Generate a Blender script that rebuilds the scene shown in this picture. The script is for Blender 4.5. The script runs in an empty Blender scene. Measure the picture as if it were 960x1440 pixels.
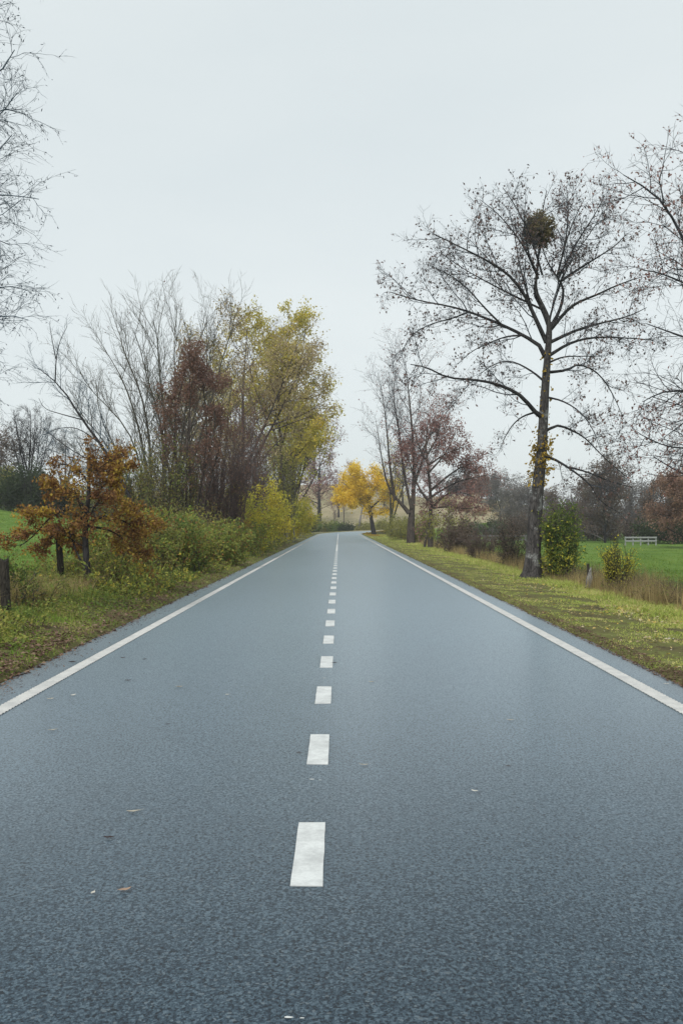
import bpy, math, time
import numpy as np
T0 = time.time()
S = bpy.context.scene
COL = S.collection

# ------------------------------------------------------------------ camera
EYE = 1.6                       # eye height, metres
VX, VY, F = 476.7, 736.5, 1400.0   # vanishing point and focal length in the photograph's pixels
cam_d = bpy.data.cameras.new('camera'); cam = bpy.data.objects.new('camera', cam_d); COL.objects.link(cam)
cam.location = (0, 0, EYE); cam.rotation_euler = (math.radians(90), 0, 0)
cam_d.sensor_fit = 'VERTICAL'; cam_d.sensor_height = 36; cam_d.lens = 35
cam_d.shift_x = (480 - VX) / 1440; cam_d.shift_y = (VY - 720) / 1440
cam_d.clip_start = 0.05; cam_d.clip_end = 6000
S.camera = cam

# ------------------------------------------------------------------ sky, sun, exposure
SUN_EL, SUN_AZ = math.radians(48), math.radians(205)   # azimuth clockwise from +Y (the way the road runs)
w = bpy.data.worlds.new('World'); S.world = w; w.use_nodes = True
nt = w.node_tree; nt.nodes.clear()
def N(t, k, **kw):
    n = t.nodes.new(k)
    for a, b in kw.items(): setattr(n, a, b)
    return n
out = N(nt, 'ShaderNodeOutputWorld')
sky = N(nt, 'ShaderNodeTexSky', sky_type='NISHITA', sun_disc=False, sun_elevation=SUN_EL, sun_rotation=SUN_AZ)
b1 = N(nt, 'ShaderNodeBackground'); b1.inputs['Strength'].default_value = 0.1
nt.links.new(sky.outputs[0], b1.inputs['Color'])
tc = N(nt, 'ShaderNodeTexCoord')
mp = N(nt, 'ShaderNodeMapping'); mp.inputs['Scale'].default_value = (1, 1, 3.0)
nz = N(nt, 'ShaderNodeTexNoise'); nz.inputs['Scale'].default_value = 1.3; nz.inputs['Detail'].default_value = 4
nt.links.new(tc.outputs['Generated'], mp.inputs['Vector']); nt.links.new(mp.outputs[0], nz.inputs['Vector'])
cr = N(nt, 'ShaderNodeValToRGB')
cr.color_ramp.elements[0].position = 0.25; cr.color_ramp.elements[0].color = (0.665, 0.735, 0.755, 1)
cr.color_ramp.elements[1].position = 0.75; cr.color_ramp.elements[1].color = (0.800, 0.850, 0.845, 1)
nt.links.new(nz.outputs['Fac'], cr.inputs['Fac'])
b2 = N(nt, 'ShaderNodeBackground'); b2.inputs['Strength'].default_value = 0.695     # the cloud sheet
nt.links.new(cr.outputs[0], b2.inputs['Color'])
mx = N(nt, 'ShaderNodeMixShader'); mx.inputs['Fac'].default_value = 0.93
nt.links.new(b1.outputs[0], mx.inputs[1]); nt.links.new(b2.outputs[0], mx.inputs[2]); nt.links.new(mx.outputs[0], out.inputs['Surface'])

sd = bpy.data.lights.new('sun', 'SUN'); sd.energy = 1.5; sd.angle = math.radians(12); sd.color = (1.0, 0.97, 0.92)
sun = bpy.data.objects.new('sun', sd); COL.objects.link(sun)
from mathutils import Vector
sdir = Vector((math.sin(SUN_AZ) * math.cos(SUN_EL), math.cos(SUN_AZ) * math.cos(SUN_EL), math.sin(SUN_EL)))
sun.rotation_euler = sdir.to_track_quat('Z', 'Y').to_euler(); sun.location = sdir * 60
S.view_settings.view_transform = 'Standard'; S.view_settings.look = 'None'
S.view_settings.exposure = 0.62; S.view_settings.gamma = 1
S.cycles.max_bounces = 5; S.cycles.diffuse_bounces = 2; S.cycles.glossy_bounces = 2; S.cycles.transmission_bounces = 2
S.cycles.transparent_max_bounces = 4; S.cycles.volume_bounces = 0

# ------------------------------------------------------------------ helpers
def tag(o, label=None, cat=None, group=None, kind=None):
    if label: o['label'] = label
    if cat: o['category'] = cat
    if group: o['group'] = group
    if kind: o['kind'] = kind
    return o
def link(name, me, mat=None, parent=None, loc=None):
    o = bpy.data.objects.new(name, me); COL.objects.link(o)
    if mat is not None and me is not None and not me.materials: me.materials.append(mat)
    if parent is not None: o.parent = parent
    if loc is not None: o.location = loc
    return o
def empty(name, loc, rz=0):
    o = bpy.data.objects.new(name, None); COL.objects.link(o); o.location = loc; o.rotation_euler = (0, 0, rz)
    o.empty_display_size = 0.2
    return o
TRIS = [0]
def mesh(name, V, quads=None, tris=None, smooth=False):
    """V (n,3); quads (m,4); tris (k,3) -> mesh, all through foreach_set"""
    V = np.ascontiguousarray(V, dtype=np.float32).reshape(-1, 3)
    q = np.zeros((0, 4), np.int32) if quads is None else np.asarray(quads, np.int32).reshape(-1, 4)
    t = np.zeros((0, 3), np.int32) if tris is None else np.asarray(tris, np.int32).reshape(-1, 3)
    me = bpy.data.meshes.new(name)
    me.vertices.add(len(V)); me.vertices.foreach_set('co', V.ravel())
    me.loops.add(q.size + t.size); me.loops.foreach_set('vertex_index', np.concatenate([q.ravel(), t.ravel()]))
    me.polygons.add(len(q) + len(t))
    ls = np.concatenate([np.arange(len(q)) * 4, q.size + np.arange(len(t)) * 3]).astype(np.int32)
    me.polygons.foreach_set('loop_start', ls)
    me.polygons.foreach_set('use_smooth', np.full(len(ls), smooth, dtype=bool))
    me.update(calc_edges=True)
    TRIS[0] += 2 * len(q) + len(t)
    return me
def nrm(a): return a / np.maximum(np.linalg.norm(a, axis=-1, keepdims=True), 1e-9)

def hash2(ix, iy, s):
    h = (ix.astype(np.int64) * 374761393 + iy.astype(np.int64) * 668265263 + s * 1442695041) & 0xffffffff
    h = ((h ^ (h >> 13)) * 1274126177) & 0xffffffff
    return ((h ^ (h >> 16)) & 0xffff) / 65535.0
def vn(x, y, s=0):
    x = np.asarray(x, float); y = np.asarray(y, float)
    ix, iy = np.floor(x), np.floor(y); fx, fy = x - ix, y - iy
    fx = fx * fx * (3 - 2 * fx); fy = fy * fy * (3 - 2 * fy)
    a, b = hash2(ix, iy, s), hash2(ix + 1, iy, s); c, d = hash2(ix, iy + 1, s), hash2(ix + 1, iy + 1, s)
    return (a * (1 - fx) + b * fx) * (1 - fy) + (c * (1 - fx) + d * fx) * fy
def ss(a, b, x):
    t = np.clip((np.asarray(x, float) - a) / (b - a), 0, 1); return t * t * (3 - 2 * t)

# ------------------------------------------------------------------ materials
def mat(name, rough=0.8, spec=0.3):
    m = bpy.data.materials.new(name); m.use_nodes = True
    t = m.node_tree; p = t.nodes['Principled BSDF']
    p.inputs['Roughness'].default_value = rough; p.inputs['Specular IOR Level'].default_value = spec
    return m, t, p
def ramp(t, fac, stops):
    r = N(t, 'ShaderNodeValToRGB'); e = r.color_ramp.elements
    while len(e) < len(stops): e.new(0.5)
    for el, (pos, c) in zip(e, stops): el.position = pos; el.color = (*c, 1)
    t.links.new(fac, r.inputs['Fac']); return r.outputs['Color']
def noise(t, scale, detail=3, rough=0.55, vec=None, dist=0):
    n = N(t, 'ShaderNodeTexNoise'); n.inputs['Scale'].default_value = scale; n.inputs['Detail'].default_value = detail
    n.inputs['Roughness'].default_value = rough; n.inputs['Distortion'].default_value = dist
    if vec is not None: t.links.new(vec, n.inputs['Vector'])
    return n.outputs['Fac']
def pos(t): return N(t, 'ShaderNodeNewGeometry').outputs['Position']
def mix(t, f, a, b, mode='MIX'):
    n = N(t, 'ShaderNodeMix', data_type='RGBA', blend_type=mode)
    for s, v in ((n.inputs['Factor'], f), (n.inputs['A'], a), (n.inputs['B'], b)):
        if hasattr(v, 'links'): t.links.new(v, s)
        elif isinstance(v, tuple): s.default_value = (*v, 1)
        else: s.default_value = v
    return n.outputs['Result']
def mth(t, op, a, b=0.5, clamp=False):
    n = N(t, 'ShaderNodeMath', operation=op, use_clamp=clamp)
    for s, v in ((n.inputs[0], a), (n.inputs[1], b)):
        if hasattr(v, 'links'): t.links.new(v, s)
        else: s.default_value = v
    return n.outputs[0]
def bump(t, p, h, strength=0.5, dist=0.02):
    b = N(t, 'ShaderNodeBump'); b.inputs['Strength'].default_value = strength; b.inputs['Distance'].default_value = dist
    t.links.new(h, b.inputs['Height']); t.links.new(b.outputs[0], p.inputs['Normal'])

def leaf_mat(name, cols, nscale=0.8, trans=0.4, rough=0.6, mixn=0.55):
    """each leaf its own tint (random per island), tints drifting through the crown in patches"""
    m, t, p = mat(name, rough, 0.25)
    g = N(t, 'ShaderNodeNewGeometry')
    nz_ = noise(t, nscale, 2, 0.5, g.outputs['Position'])
    a = mth(t, 'MULTIPLY', g.outputs['Random Per Island'], 1 - mixn)
    nn = mth(t, 'MULTIPLY', mth(t, 'MULTIPLY_ADD', nz_, 2.2), mixn); t.nodes[-1]
    f = mth(t, 'ADD', a, mth(t, 'SUBTRACT', nn, 0.8 * mixn), True)
    k = len(cols)
    c = ramp(t, f, [(i / (k - 1), col) for i, col in enumerate(cols)])
    t.links.new(c, p.inputs['Base Color'])
    tr = N(t, 'ShaderNodeBsdfTranslucent'); t.links.new(c, tr.inputs['Color'])
    ms = N(t, 'ShaderNodeMixShader'); ms.inputs['Fac'].default_value = trans
    o = t.nodes['Material Output']
    t.links.new(p.outputs[0], ms.inputs[1]); t.links.new(tr.outputs[0], ms.inputs[2]); t.links.new(ms.outputs[0], o.inputs['Surface'])
    return m
def bark_mat(name, dark, light, lichen=None, lich=0.0, scale=9, bs=0.6):
    m, t, p = mat(name, 0.9, 0.15)
    mp_ = N(t, 'ShaderNodeMapping'); mp_.inputs['Scale'].default_value = (1, 1, 0.25); t.links.new(pos(t), mp_.inputs['Vector'])
    v = N(t, 'ShaderNodeTexVoronoi', feature='DISTANCE_TO_EDGE'); v.inputs['Scale'].default_value = scale * 1.6; t.links.new(mp_.outputs[0], v.inputs['Vector'])
    n1 = noise(t, scale, 5, 0.65, mp_.outputs[0], 0.6)
    c = ramp(t, n1, [(0.3, dark), (0.7, light)])
    if lichen:
        n2 = noise(t, 2.2, 4, 0.7, pos(t))
        c = mix(t, ramp(t, n2, [(0.62 - lich, (0, 0, 0)), (0.72 - lich, (1, 1, 1))]), c, lichen)
    c = mix(t, ramp(t, v.outputs['Distance'], [(0.0, (0.42, 0.42, 0.42)), (0.12, (1, 1, 1))]), (0.0, 0.0, 0.0), c)
    t.links.new(c, p.inputs['Base Color'])
    h = mth(t, 'ADD', mth(t, 'MINIMUM', v.outputs['Distance'], 0.15), mth(t, 'MULTIPLY', n1, 0.4))
    bump(t, p, h, bs, 0.05)
    return m
def plain(name, col, rough=0.8, spec=0.3, var=0.25, scale=6):
    m, t, p = mat(name, rough, spec)
    c = ramp(t, noise(t, scale, 4, 0.6, pos(t)), [(0.3, tuple(x * (1 - var) for x in col)), (0.7, tuple(min(1, x * (1 + var)) for x in col))])
    t.links.new(c, p.inputs['Base Color']); return m

B_HERO = bark_mat('bark_big_tree', (0.028, 0.026, 0.027), (0.125, 0.115, 0.11), (0.26, 0.265, 0.26), 0.055, 9, 1.0)
B_DARK = bark_mat('bark_dark', (0.020, 0.020, 0.023), (0.060, 0.056, 0.055))
B_TWIG = plain('twig_dark', (0.040, 0.040, 0.046), 0.85, 0.2)
B_BLUE = plain('twig_slate', (0.055, 0.085, 0.115), 0.85, 0.2)
B_BLUEGREY = plain('twig_blue_grey', (0.060, 0.068, 0.082), 0.85, 0.2)
B_WILLOW = plain('twig_willow', (0.090, 0.085, 0.068), 0.85, 0.2)
B_PURPLE = plain('twig_purplish_brown', (0.115, 0.085, 0.080), 0.85, 0.2)
B_GREY = plain('twig_grey', (0.19, 0.18, 0.18), 0.85, 0.2)
B_MOSS = bark_mat('bark_mossy', (0.035, 0.035, 0.022), (0.115, 0.110, 0.060), (0.09, 0.10, 0.035), 0.05)
B_BROWN = bark_mat('bark_brown', (0.040, 0.033, 0.030), (0.130, 0.105, 0.090))

# ------------------------------------------------------------------ land
BEND_Y, BEND_R = 150.0, 26.0
def road_uv(x, y):
    """signed distance to the road's axis (right positive); straight, then a right-hand bend"""
    x = np.asarray(x, float); y = np.asarray(y, float)
    r = np.hypot(x - BEND_R, y - BEND_Y)
    d_arc = BEND_R - r
    after = (x > BEND_R)
    d = np.where(y < BEND_Y, x, np.where(after, -(y - (BEND_Y + BEND_R)), -d_arc))
    return d
def zroad(x, y):
    return 0.42 * ss(150, 176, y)
def G(x, y):
    """height of the land"""
    x = np.asarray(x, float); y = np.asarray(y, float)
    d = road_uv(x, y); ad = np.abs(d)
    zr = zroad(x, y)
    left = (0.05 + 0.30 * ss(3.4, 6.2, ad)) + 3.2 * ss(9, 40, ad) * ss(28, 92, y)
    right = (0.04 - 0.18 * ss(3.6, 7.0, ad)) - 0.18 * ss(7, 11, ad)
    beyond = 0.05 + 0.5 * ss(3.4, 8, ad) + 1.2 * ss(182, 205, y)
    far = ss(150, 180, y)
    side = np.where(d < 0, left * (1 - far) + beyond * far, right)
    side = side + (vn(x * 0.55, y * 0.55, 3) - 0.5) * 0.10 * ss(3.6, 6, ad) + (vn(x * 2.2, y * 2.2, 4) - 0.5) * 0.035 * ss(3.4, 4, ad)
    hill = 11.0 * ss(186, 262, y + 0.1 * x) * (1 - ss(-8, 78, x)) * (1 - 0.55 * ss(20, 120, -x)) + 1.5 * ss(100, 400, np.hypot(x, y))
    side = side + hill + (vn(x * .03, y * .03, 8) - .5) * 2.2 * ss(120, 300, y)
    e = ss(3.30, 3.52, ad)
    return (zr - 0.05) * (1 - e) + (zr * (1 - ss(4, 30, ad)) + side) * e
def g1(x, y): return float(G(np.array([x]), np.array([y]))[0])
def X(px, y): return (px - VX) / F * y          # across the road, for something seen at that column y metres away

xs = np.unique(np.round(np.concatenate([np.arange(-9, 9.01, 0.3), [3.30, 3.36, 3.41, 3.46, 3.52, -3.30, -3.36, -3.41, -3.46, -3.52],
    9 + np.cumsum(0.35 * 1.085 ** np.arange(72)), -9 - np.cumsum(0.35 * 1.085 ** np.arange(72))]), 3))
ys = np.unique(np.round(np.concatenate([[-60, -40, -25, -15, -8], np.arange(-3, 60, 0.6), np.arange(60, 144, 1.6), np.arange(144, 190, 0.8), np.arange(190, 290, 2.0), 290 + np.cumsum(2 * 1.09 ** np.arange(55))]), 3))
gx, gy = np.meshgrid(xs, ys); gz = G(gx, gy)
nx, ny = len(xs), len(ys)
ii = (np.arange(ny - 1)[:, None] * nx + np.arange(nx - 1)[None]).ravel()
gme = mesh('ground', np.stack([gx, gy, gz], -1).reshape(-1, 3), np.stack([ii, ii + 1, ii + 1 + nx, ii + nx], -1), smooth=True)

m, t, p = mat('ground_cover', 0.95, 0.1)
P_ = pos(t); sx = N(t, 'ShaderNodeSeparateXYZ'); t.links.new(P_, sx.inputs[0])
n_big = noise(t, 0.22, 3, 0.55, P_); n_mid = noise(t, 1.3, 4, 0.6, P_); n_fine = noise(t, 14, 5, 0.7, P_)
field = ramp(t, noise(t, 0.5, 5, 0.65, P_), [(0.3, (0.070, 0.130, 0.022)), (0.55, (0.110, 0.190, 0.030)), (0.75, (0.18, 0.23, 0.055))])
verge = ramp(t, mth(t, 'ADD', mth(t, 'MULTIPLY', n_mid, 0.5), mth(t, 'MULTIPLY', n_fine, 0.5)),
             [(0.36, (0.045, 0.034, 0.022)), (0.46, (0.115, 0.100, 0.045)), (0.56, (0.130, 0.150, 0.040)), (0.66, (0.24, 0.215, 0.11))])
straw = ramp(t, noise(t, 0.12, 5, 0.6, P_), [(0.3, (0.17, 0.165, 0.085)), (0.5, (0.31, 0.265, 0.160)), (0.7, (0.42, 0.34, 0.23))])
straw = mix(t, 0.35, straw, ramp(t, noise(t, 1.5, 4, 0.7, P_), [(0.35, (0.12, 0.12, 0.06)), (0.65, (0.36, 0.31, 0.2))]))
ax = mth(t, 'ABSOLUTE', sx.outputs['X'], 0)
fm = ramp(t, mth(t, 'ADD', ax, mth(t, 'MULTIPLY', n_mid, 2.0)), [(0.0, (0, 0, 0)), (1.0, (1, 1, 1))])
def step(v, a, b):
    n = N(t, 'ShaderNodeMapRange'); t.links.new(v, n.inputs['Value']); n.inputs['From Min'].default_value = a; n.inputs['From Max'].default_value = b
    return n.outputs['Result']
c = mix(t, step(mth(t, 'ADD', ax, mth(t, 'MULTIPLY', n_mid, 2.0)), 8.6, 9.6), verge, field)
c = mix(t, step(mth(t, 'ADD', sx.outputs['Y'], mth(t, 'MULTIPLY', n_big, 20)), 165, 190), c, straw)
t.links.new(c, p.inputs['Base Color'])
bump(t, p, mth(t, 'ADD', n_fine, mth(t, 'MULTIPLY', n_mid, 2)), 0.7, 0.05)
ground = link('ground', gme, m); tag(ground, 'grassy land with green fields either side and a straw coloured hill beyond', kind='structure')

# ------------------------------------------------------------------ road
LW = 3.4
def axis(s):
    """point and right-hand normal of the road's axis, s metres along it"""
    s = np.asarray(s, float); L1 = BEND_Y; LA = BEND_R * math.pi / 2
    a = np.clip((s - L1) / BEND_R, 0, math.pi / 2)
    x = np.where(s < L1, 0, BEND_R - BEND_R * np.cos(a) + np.maximum(s - L1 - LA, 0))
    y = np.where(s < L1, s, BEND_Y + BEND_R * np.sin(a))
    return x, y, np.cos(a), -np.sin(a)
def ribbon(name, s, o0, o1, z, thick=0.0, ncross=1, zf=None):
    """strip between lateral offsets o0 and o1 (arrays or numbers), z above the road's level"""
    s = np.asarray(s, float); x, y, ax_, ay_ = axis(s)
    o0 = np.broadcast_to(np.asarray(o0, float), s.shape); o1 = np.broadcast_to(np.asarray(o1, float), s.shape)
    f = np.linspace(0, 1, ncross + 1)
    off = o0[:, None] * (1 - f) + o1[:, None] * f
    px_, py_ = x[:, None] + ax_[:, None] * off, y[:, None] + ay_[:, None] * off
    zz = zroad(px_, py_) + z
    if zf is not None: zz = zz + zf(s)[:, None]
    if thick:
        px_ = np.concatenate([px_[:, :1], px_, px_[:, -1:]], 1); py_ = np.concatenate([py_[:, :1], py_, py_[:, -1:]], 1)
        zz = np.concatenate([zz[:, :1] - thick, zz, zz[:, -1:] - thick], 1)
    k = px_.shape[1]; V = np.stack([px_, py_, zz], -1).reshape(-1, 3)
    i = (np.arange(len(s) - 1)[:, None] * k + np.arange(k - 1)[None]).ravel()
    q = np.stack([i, i + 1, i + 1 + k, i + k], -1)
    if thick:   # close both ends
        e0 = [0, k - 1, k - 2, 1] if k == 4 else None
        if e0:
            b = (len(s) - 1) * k
            q = np.concatenate([q, [e0], [[b, b + 1, b + 2, b + 3]]])
    return mesh(name, V, q)
s_r = np.unique(np.concatenate([[-50, -30, -15], np.arange(-5, 30, 0.15), np.arange(30, 60, .5), np.arange(60, 148, 2), np.arange(148, 195, 0.75), np.arange(195, 300, 8)]))
el = 0.08 * (vn(s_r * 0.9, s_r * 0, 21) - 0.5) + .03 * (vn(s_r * 4, s_r * 0, 23) - .5); er = 0.07 * (vn(s_r * 0.9, s_r * 0 + 9, 22) - 0.5) + .03 * (vn(s_r * 4, s_r * 0, 24) - .5)
rme = ribbon('road', s_r, -LW - 0.03 + el, LW + er, 0.0, 0.10, 6)
m, t, p = mat('asphalt', 0.6, 0.06)
p.inputs['Sheen Weight'].default_value = 1.0; p.inputs['Sheen Roughness'].default_value = 0.30; p.inputs['Sheen Tint'].default_value = (0.74, 0.89, 1.0, 1)
P_ = pos(t)
v = N(t, 'ShaderNodeTexVoronoi'); v.inputs['Scale'].default_value = 95; t.links.new(P_, v.inputs['Vector'])
vc = N(t, 'ShaderNodeSeparateColor'); t.links.new(v.outputs['Color'], vc.inputs[0])
mpr = N(t, 'ShaderNodeMapping'); mpr.inputs['Scale'].default_value = (1, 0.72, 1); t.links.new(P_, mpr.inputs['Vector'])
a1 = noise(t, 150, 4, 0.7, mpr.outputs[0]); a2 = noise(t, 62, 3, 0.6, mpr.outputs[0]); a3 = noise(t, 0.6, 4, 0.6, P_)
grain = mth(t, 'ADD', mth(t, 'ADD', mth(t, 'MULTIPLY', a1, 0.42), mth(t, 'MULTIPLY', a2, 0.42)), mth(t, 'MULTIPLY', vc.outputs[1], 0.16))
p.inputs['Coat Weight'].default_value = 1.0; p.inputs['Coat IOR'].default_value = 1.16; p.inputs['Coat Roughness'].default_value = 0.27
c = ramp(t, grain, [(0.39, (0.001, 0.003, 0.006)), (0.50, (0.010, 0.027, 0.045)), (0.61, (0.075, 0.112, 0.140))])
c = mix(t, ramp(t, vc.outputs[0], [(0.965, (0, 0, 0)), (0.975, (0.6, 0.6, 0.6))]), c, (0.13, 0.155, 0.17))
c = mix(t, 1.0, c, ramp(t, a3, [(0.3, (0.86, 0.86, 0.87)), (0.7, (1.1, 1.1, 1.09))]), 'MULTIPLY')
mp2 = N(t, 'ShaderNodeMapping'); mp2.inputs['Scale'].default_value = (1.0, 0.02, 1); t.links.new(P_, mp2.inputs['Vector'])
c = mix(t, 1.0, c, ramp(t, noise(t, 1.1, 2, 0.5, mp2.outputs[0]), [(0.35, (0.90, 0.90, 0.90)), (0.65, (1.08, 1.08, 1.08))]), 'MULTIPLY')
sxr = N(t, 'ShaderNodeSeparateXYZ'); t.links.new(P_, sxr.inputs[0])       # dirt trodden in along both edges
ed = mth(t, 'ADD', mth(t, 'ABSOLUTE', sxr.outputs['X'], 0), mth(t, 'MULTIPLY', noise(t, 3.5, 5, .7, P_), 0.5))
mr = N(t, 'ShaderNodeMapRange'); t.links.new(ed, mr.inputs['Value']); mr.inputs['From Min'].default_value = 3.25; mr.inputs['From Max'].default_value = 3.65
dirt = mth(t, 'MULTIPLY', mr.outputs['Result'], 0.75)
c = mix(t, dirt, c, (0.040, 0.040, 0.040))
t.links.new(c, p.inputs['Base Color'])
bump(t, p, mth(t, 'ADD', grain, mth(t, 'MULTIPLY', v.outputs['Distance'], -0.6)), 0.03, 0.004)
t.links.new(ramp(t, grain, [(0.40, (0.50, 0.50, 0.50)), (0.50, (0.95, 0.95, 0.95)), (0.57, (1, 1, 1))]), p.inputs['Sheen Weight'])
road = link('road', rme, m); tag(road, 'smooth blue grey asphalt road running straight ahead and bending right', kind='structure')

def paint(name, col, rough=0.6):
    m, t, p = mat(name, rough, 0.4)
    P_ = pos(t)
    n1 = noise(t, 60, 4, 0.7, P_); n2 = noise(t, 5, 4, 0.7, P_)
    c = ramp(t, n1, [(0.25, tuple(x * 0.82 for x in col)), (0.6, col)])
    c = mix(t, ramp(t, n2, [(0.34, (0.55, 0.55, 0.55)), (0.60, (0.04, 0.04, 0.04))]), c, (0.30, 0.31, 0.31))
    t.links.new(c, p.inputs['Base Color']); bump(t, p, n1, 0.3, 0.003)
    return m
PAINT = paint('road_paint', (0.68, 0.70, 0.69)); PAINT_E = paint('edge_paint', (0.56, 0.555, 0.53))
rng = np.random.default_rng(5)
# centre dashes, each its own piece, with slightly ragged outlines
k = 0
D0, DP, DL = 4.39, 2.222, 0.93
while D0 + k * DP < 56:
    y0 = D0 + k * DP; y1 = y0 + DL
    s = np.linspace(y0, y1, 9 if k < 5 else 3)
    j = 0.0009 if k < 5 else 0
    o0 = -0.215 + rng.normal(0, j, len(s)); o1 = -0.073 + rng.normal(0, j, len(s))
    me = ribbon('centre_dash', s, o0, o1, 0.005, 0.004)
    co = np.zeros(len(me.vertices) * 3, np.float32); me.vertices.foreach_get('co', co); co = co.reshape(-1, 3)
    co[:4, 1] += np.array([0, 0, 1, 1]) * rng.normal(0, .006 if k < 5 else 0); me.vertices.foreach_set('co', co.ravel())
    link('centre_dash', me, PAINT, road); k += 1
link('centre_line', ribbon('centre_line', np.arange(D0 + k * DP, 196, 1.0), -0.205, -0.09, 0.005, 0.004), PAINT, road)
for sg, lab in ((1, 'ribbed white line along the right edge of the road'), (-1, 'ribbed white line along the left edge of the road')):
    s = np.concatenate([np.arange(3, 26, 0.02), np.arange(26, 150, 1.0), np.arange(150, 230, 1.0)])
    ph = (np.arange(len(s)) % 4) < 2
    rib = np.where(s < 26, np.where(ph, 0.006, 0.0), 0.004)
    c0 = 2.95 if sg > 0 else -2.895
    hw = 0.076 if sg > 0 else 0.072
    fade = lambda q, r=rib: r
    e = link('edge_line', ribbon('edge_line', s, c0 - hw + rng.normal(0, .0012, len(s)), c0 + hw + rng.normal(0, .0012, len(s)), 0.005, 0.004, 1, fade), PAINT_E, road)
    e['label'] = lab
# worn flecks of old paint beside the dashes
for (fx, fy, fw) in ((-0.155, 7.38, .05), (-0.10, 7.42, .02), (-0.17, 6.22, .045), (-0.12, 6.2, .02), (-0.165, 3.22, .035), (-0.12, 3.215, .02), (-0.15, 10.3, .05)):
    n_ = 7; a = np.linspace(0, 2 * np.pi, n_, endpoint=False)
    r = rng.uniform(.6, 1.1, n_)
    V = np.stack([fx + fw * .5 * r * np.cos(a), fy + fw * .22 * r * np.sin(a), np.full(n_, .0045)], -1)
    V = np.concatenate([V, [[fx, fy, .005]]])
    link('paint_fleck', mesh('paint_fleck', V, tris=[[i, (i + 1) % n_, n_] for i in range(n_)]), PAINT, road)

# ------------------------------------------------------------------ growing things
def tubes(pts, rad, sides):
    n_, P, _ = pts.shape
    tg = nrm(np.gradient(pts, axis=1))
    m0 = nrm(tg.mean(1))
    ref = np.where(np.abs(m0[:, 2:3]) < 0.8, np.array([[0, 0, 1.]]), np.array([[1., 0, 0]]))[:, None, :]
    u = nrm(np.cross(tg, ref)); v_ = np.cross(tg, u)
    a = np.arange(sides) * 2 * np.pi / sides
    ring = pts[:, :, None] + rad[:, :, None, None] * (np.cos(a)[None, None, :, None] * u[:, :, None] + np.sin(a)[None, None, :, None] * v_[:, :, None])
    V = ring.reshape(-1, 3)
    b = (np.arange(n_) * P * sides)[:, None, None]; i = (np.arange(P - 1) * sides)[None, :, None]; j = np.arange(sides)[None, None, :]; j2 = (j + 1) % sides
    q = np.stack([b + i + j, b + i + j2, b + i + sides + j2, b + i + sides + j], -1).reshape(-1, 4)
    return V, q
def cat_parts(parts):
    Vs, qs, o = [], [], 0
    for V, q in parts: Vs.append(V); qs.append(q + o); o += len(V)
    return np.concatenate(Vs), np.concatenate(qs)
def resample(pl, P):
    pl = np.asarray(pl, float)
    if len(pl) > 2:       # soften the corners
        for _ in range(2):
            a = pl[:-1] * .75 + pl[1:] * .25; b = pl[:-1] * .25 + pl[1:] * .75
            pl = np.concatenate([pl[:1], np.stack([a, b], 1).reshape(-1, pl.shape[1]), pl[-1:]])
    d = np.concatenate([[0], np.cumsum(np.linalg.norm(np.diff(pl[:, :3], axis=0), axis=1))])
    t_ = np.linspace(0, d[-1], P)
    return np.stack([np.interp(t_, d, pl[:, i]) for i in range(pl.shape[1])], -1)
def spikes(pts, rad, sides=3):
    """like tubes, but each ends in a point: the cheapest round twig"""
    n_, P, _ = pts.shape
    V, q = tubes(pts[:, :-1], rad[:, :-1], sides) if P > 2 else (None, None)
    if P == 2:
        tg = nrm(pts[:, 1] - pts[:, 0]); ref = np.where(np.abs(tg[:, 2:3]) < .8, np.array([[0, 0, 1.]]), np.array([[1., 0, 0]]))
        u = nrm(np.cross(tg, ref)); v_ = np.cross(tg, u); a = np.arange(sides) * 2 * np.pi / sides
        V = (pts[:, None, 0] + rad[:, 0, None, None] * (np.cos(a)[None, :, None] * u[:, None] + np.sin(a)[None, :, None] * v_[:, None])).reshape(-1, 3); q = np.zeros((0, 4), int)
    nb = len(V); tip = nb + np.arange(n_); k = (P - 1) * sides
    b = (np.arange(n_) * k + (P - 2) * sides)[:, None]; j = np.arange(sides)[None]
    t_ = np.stack([b + j, b + (j + 1) % sides, np.broadcast_to(tip[:, None], (n_, sides))], -1).reshape(-1, 3)
    return np.concatenate([V, pts[:, -1]]), q, t_
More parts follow.
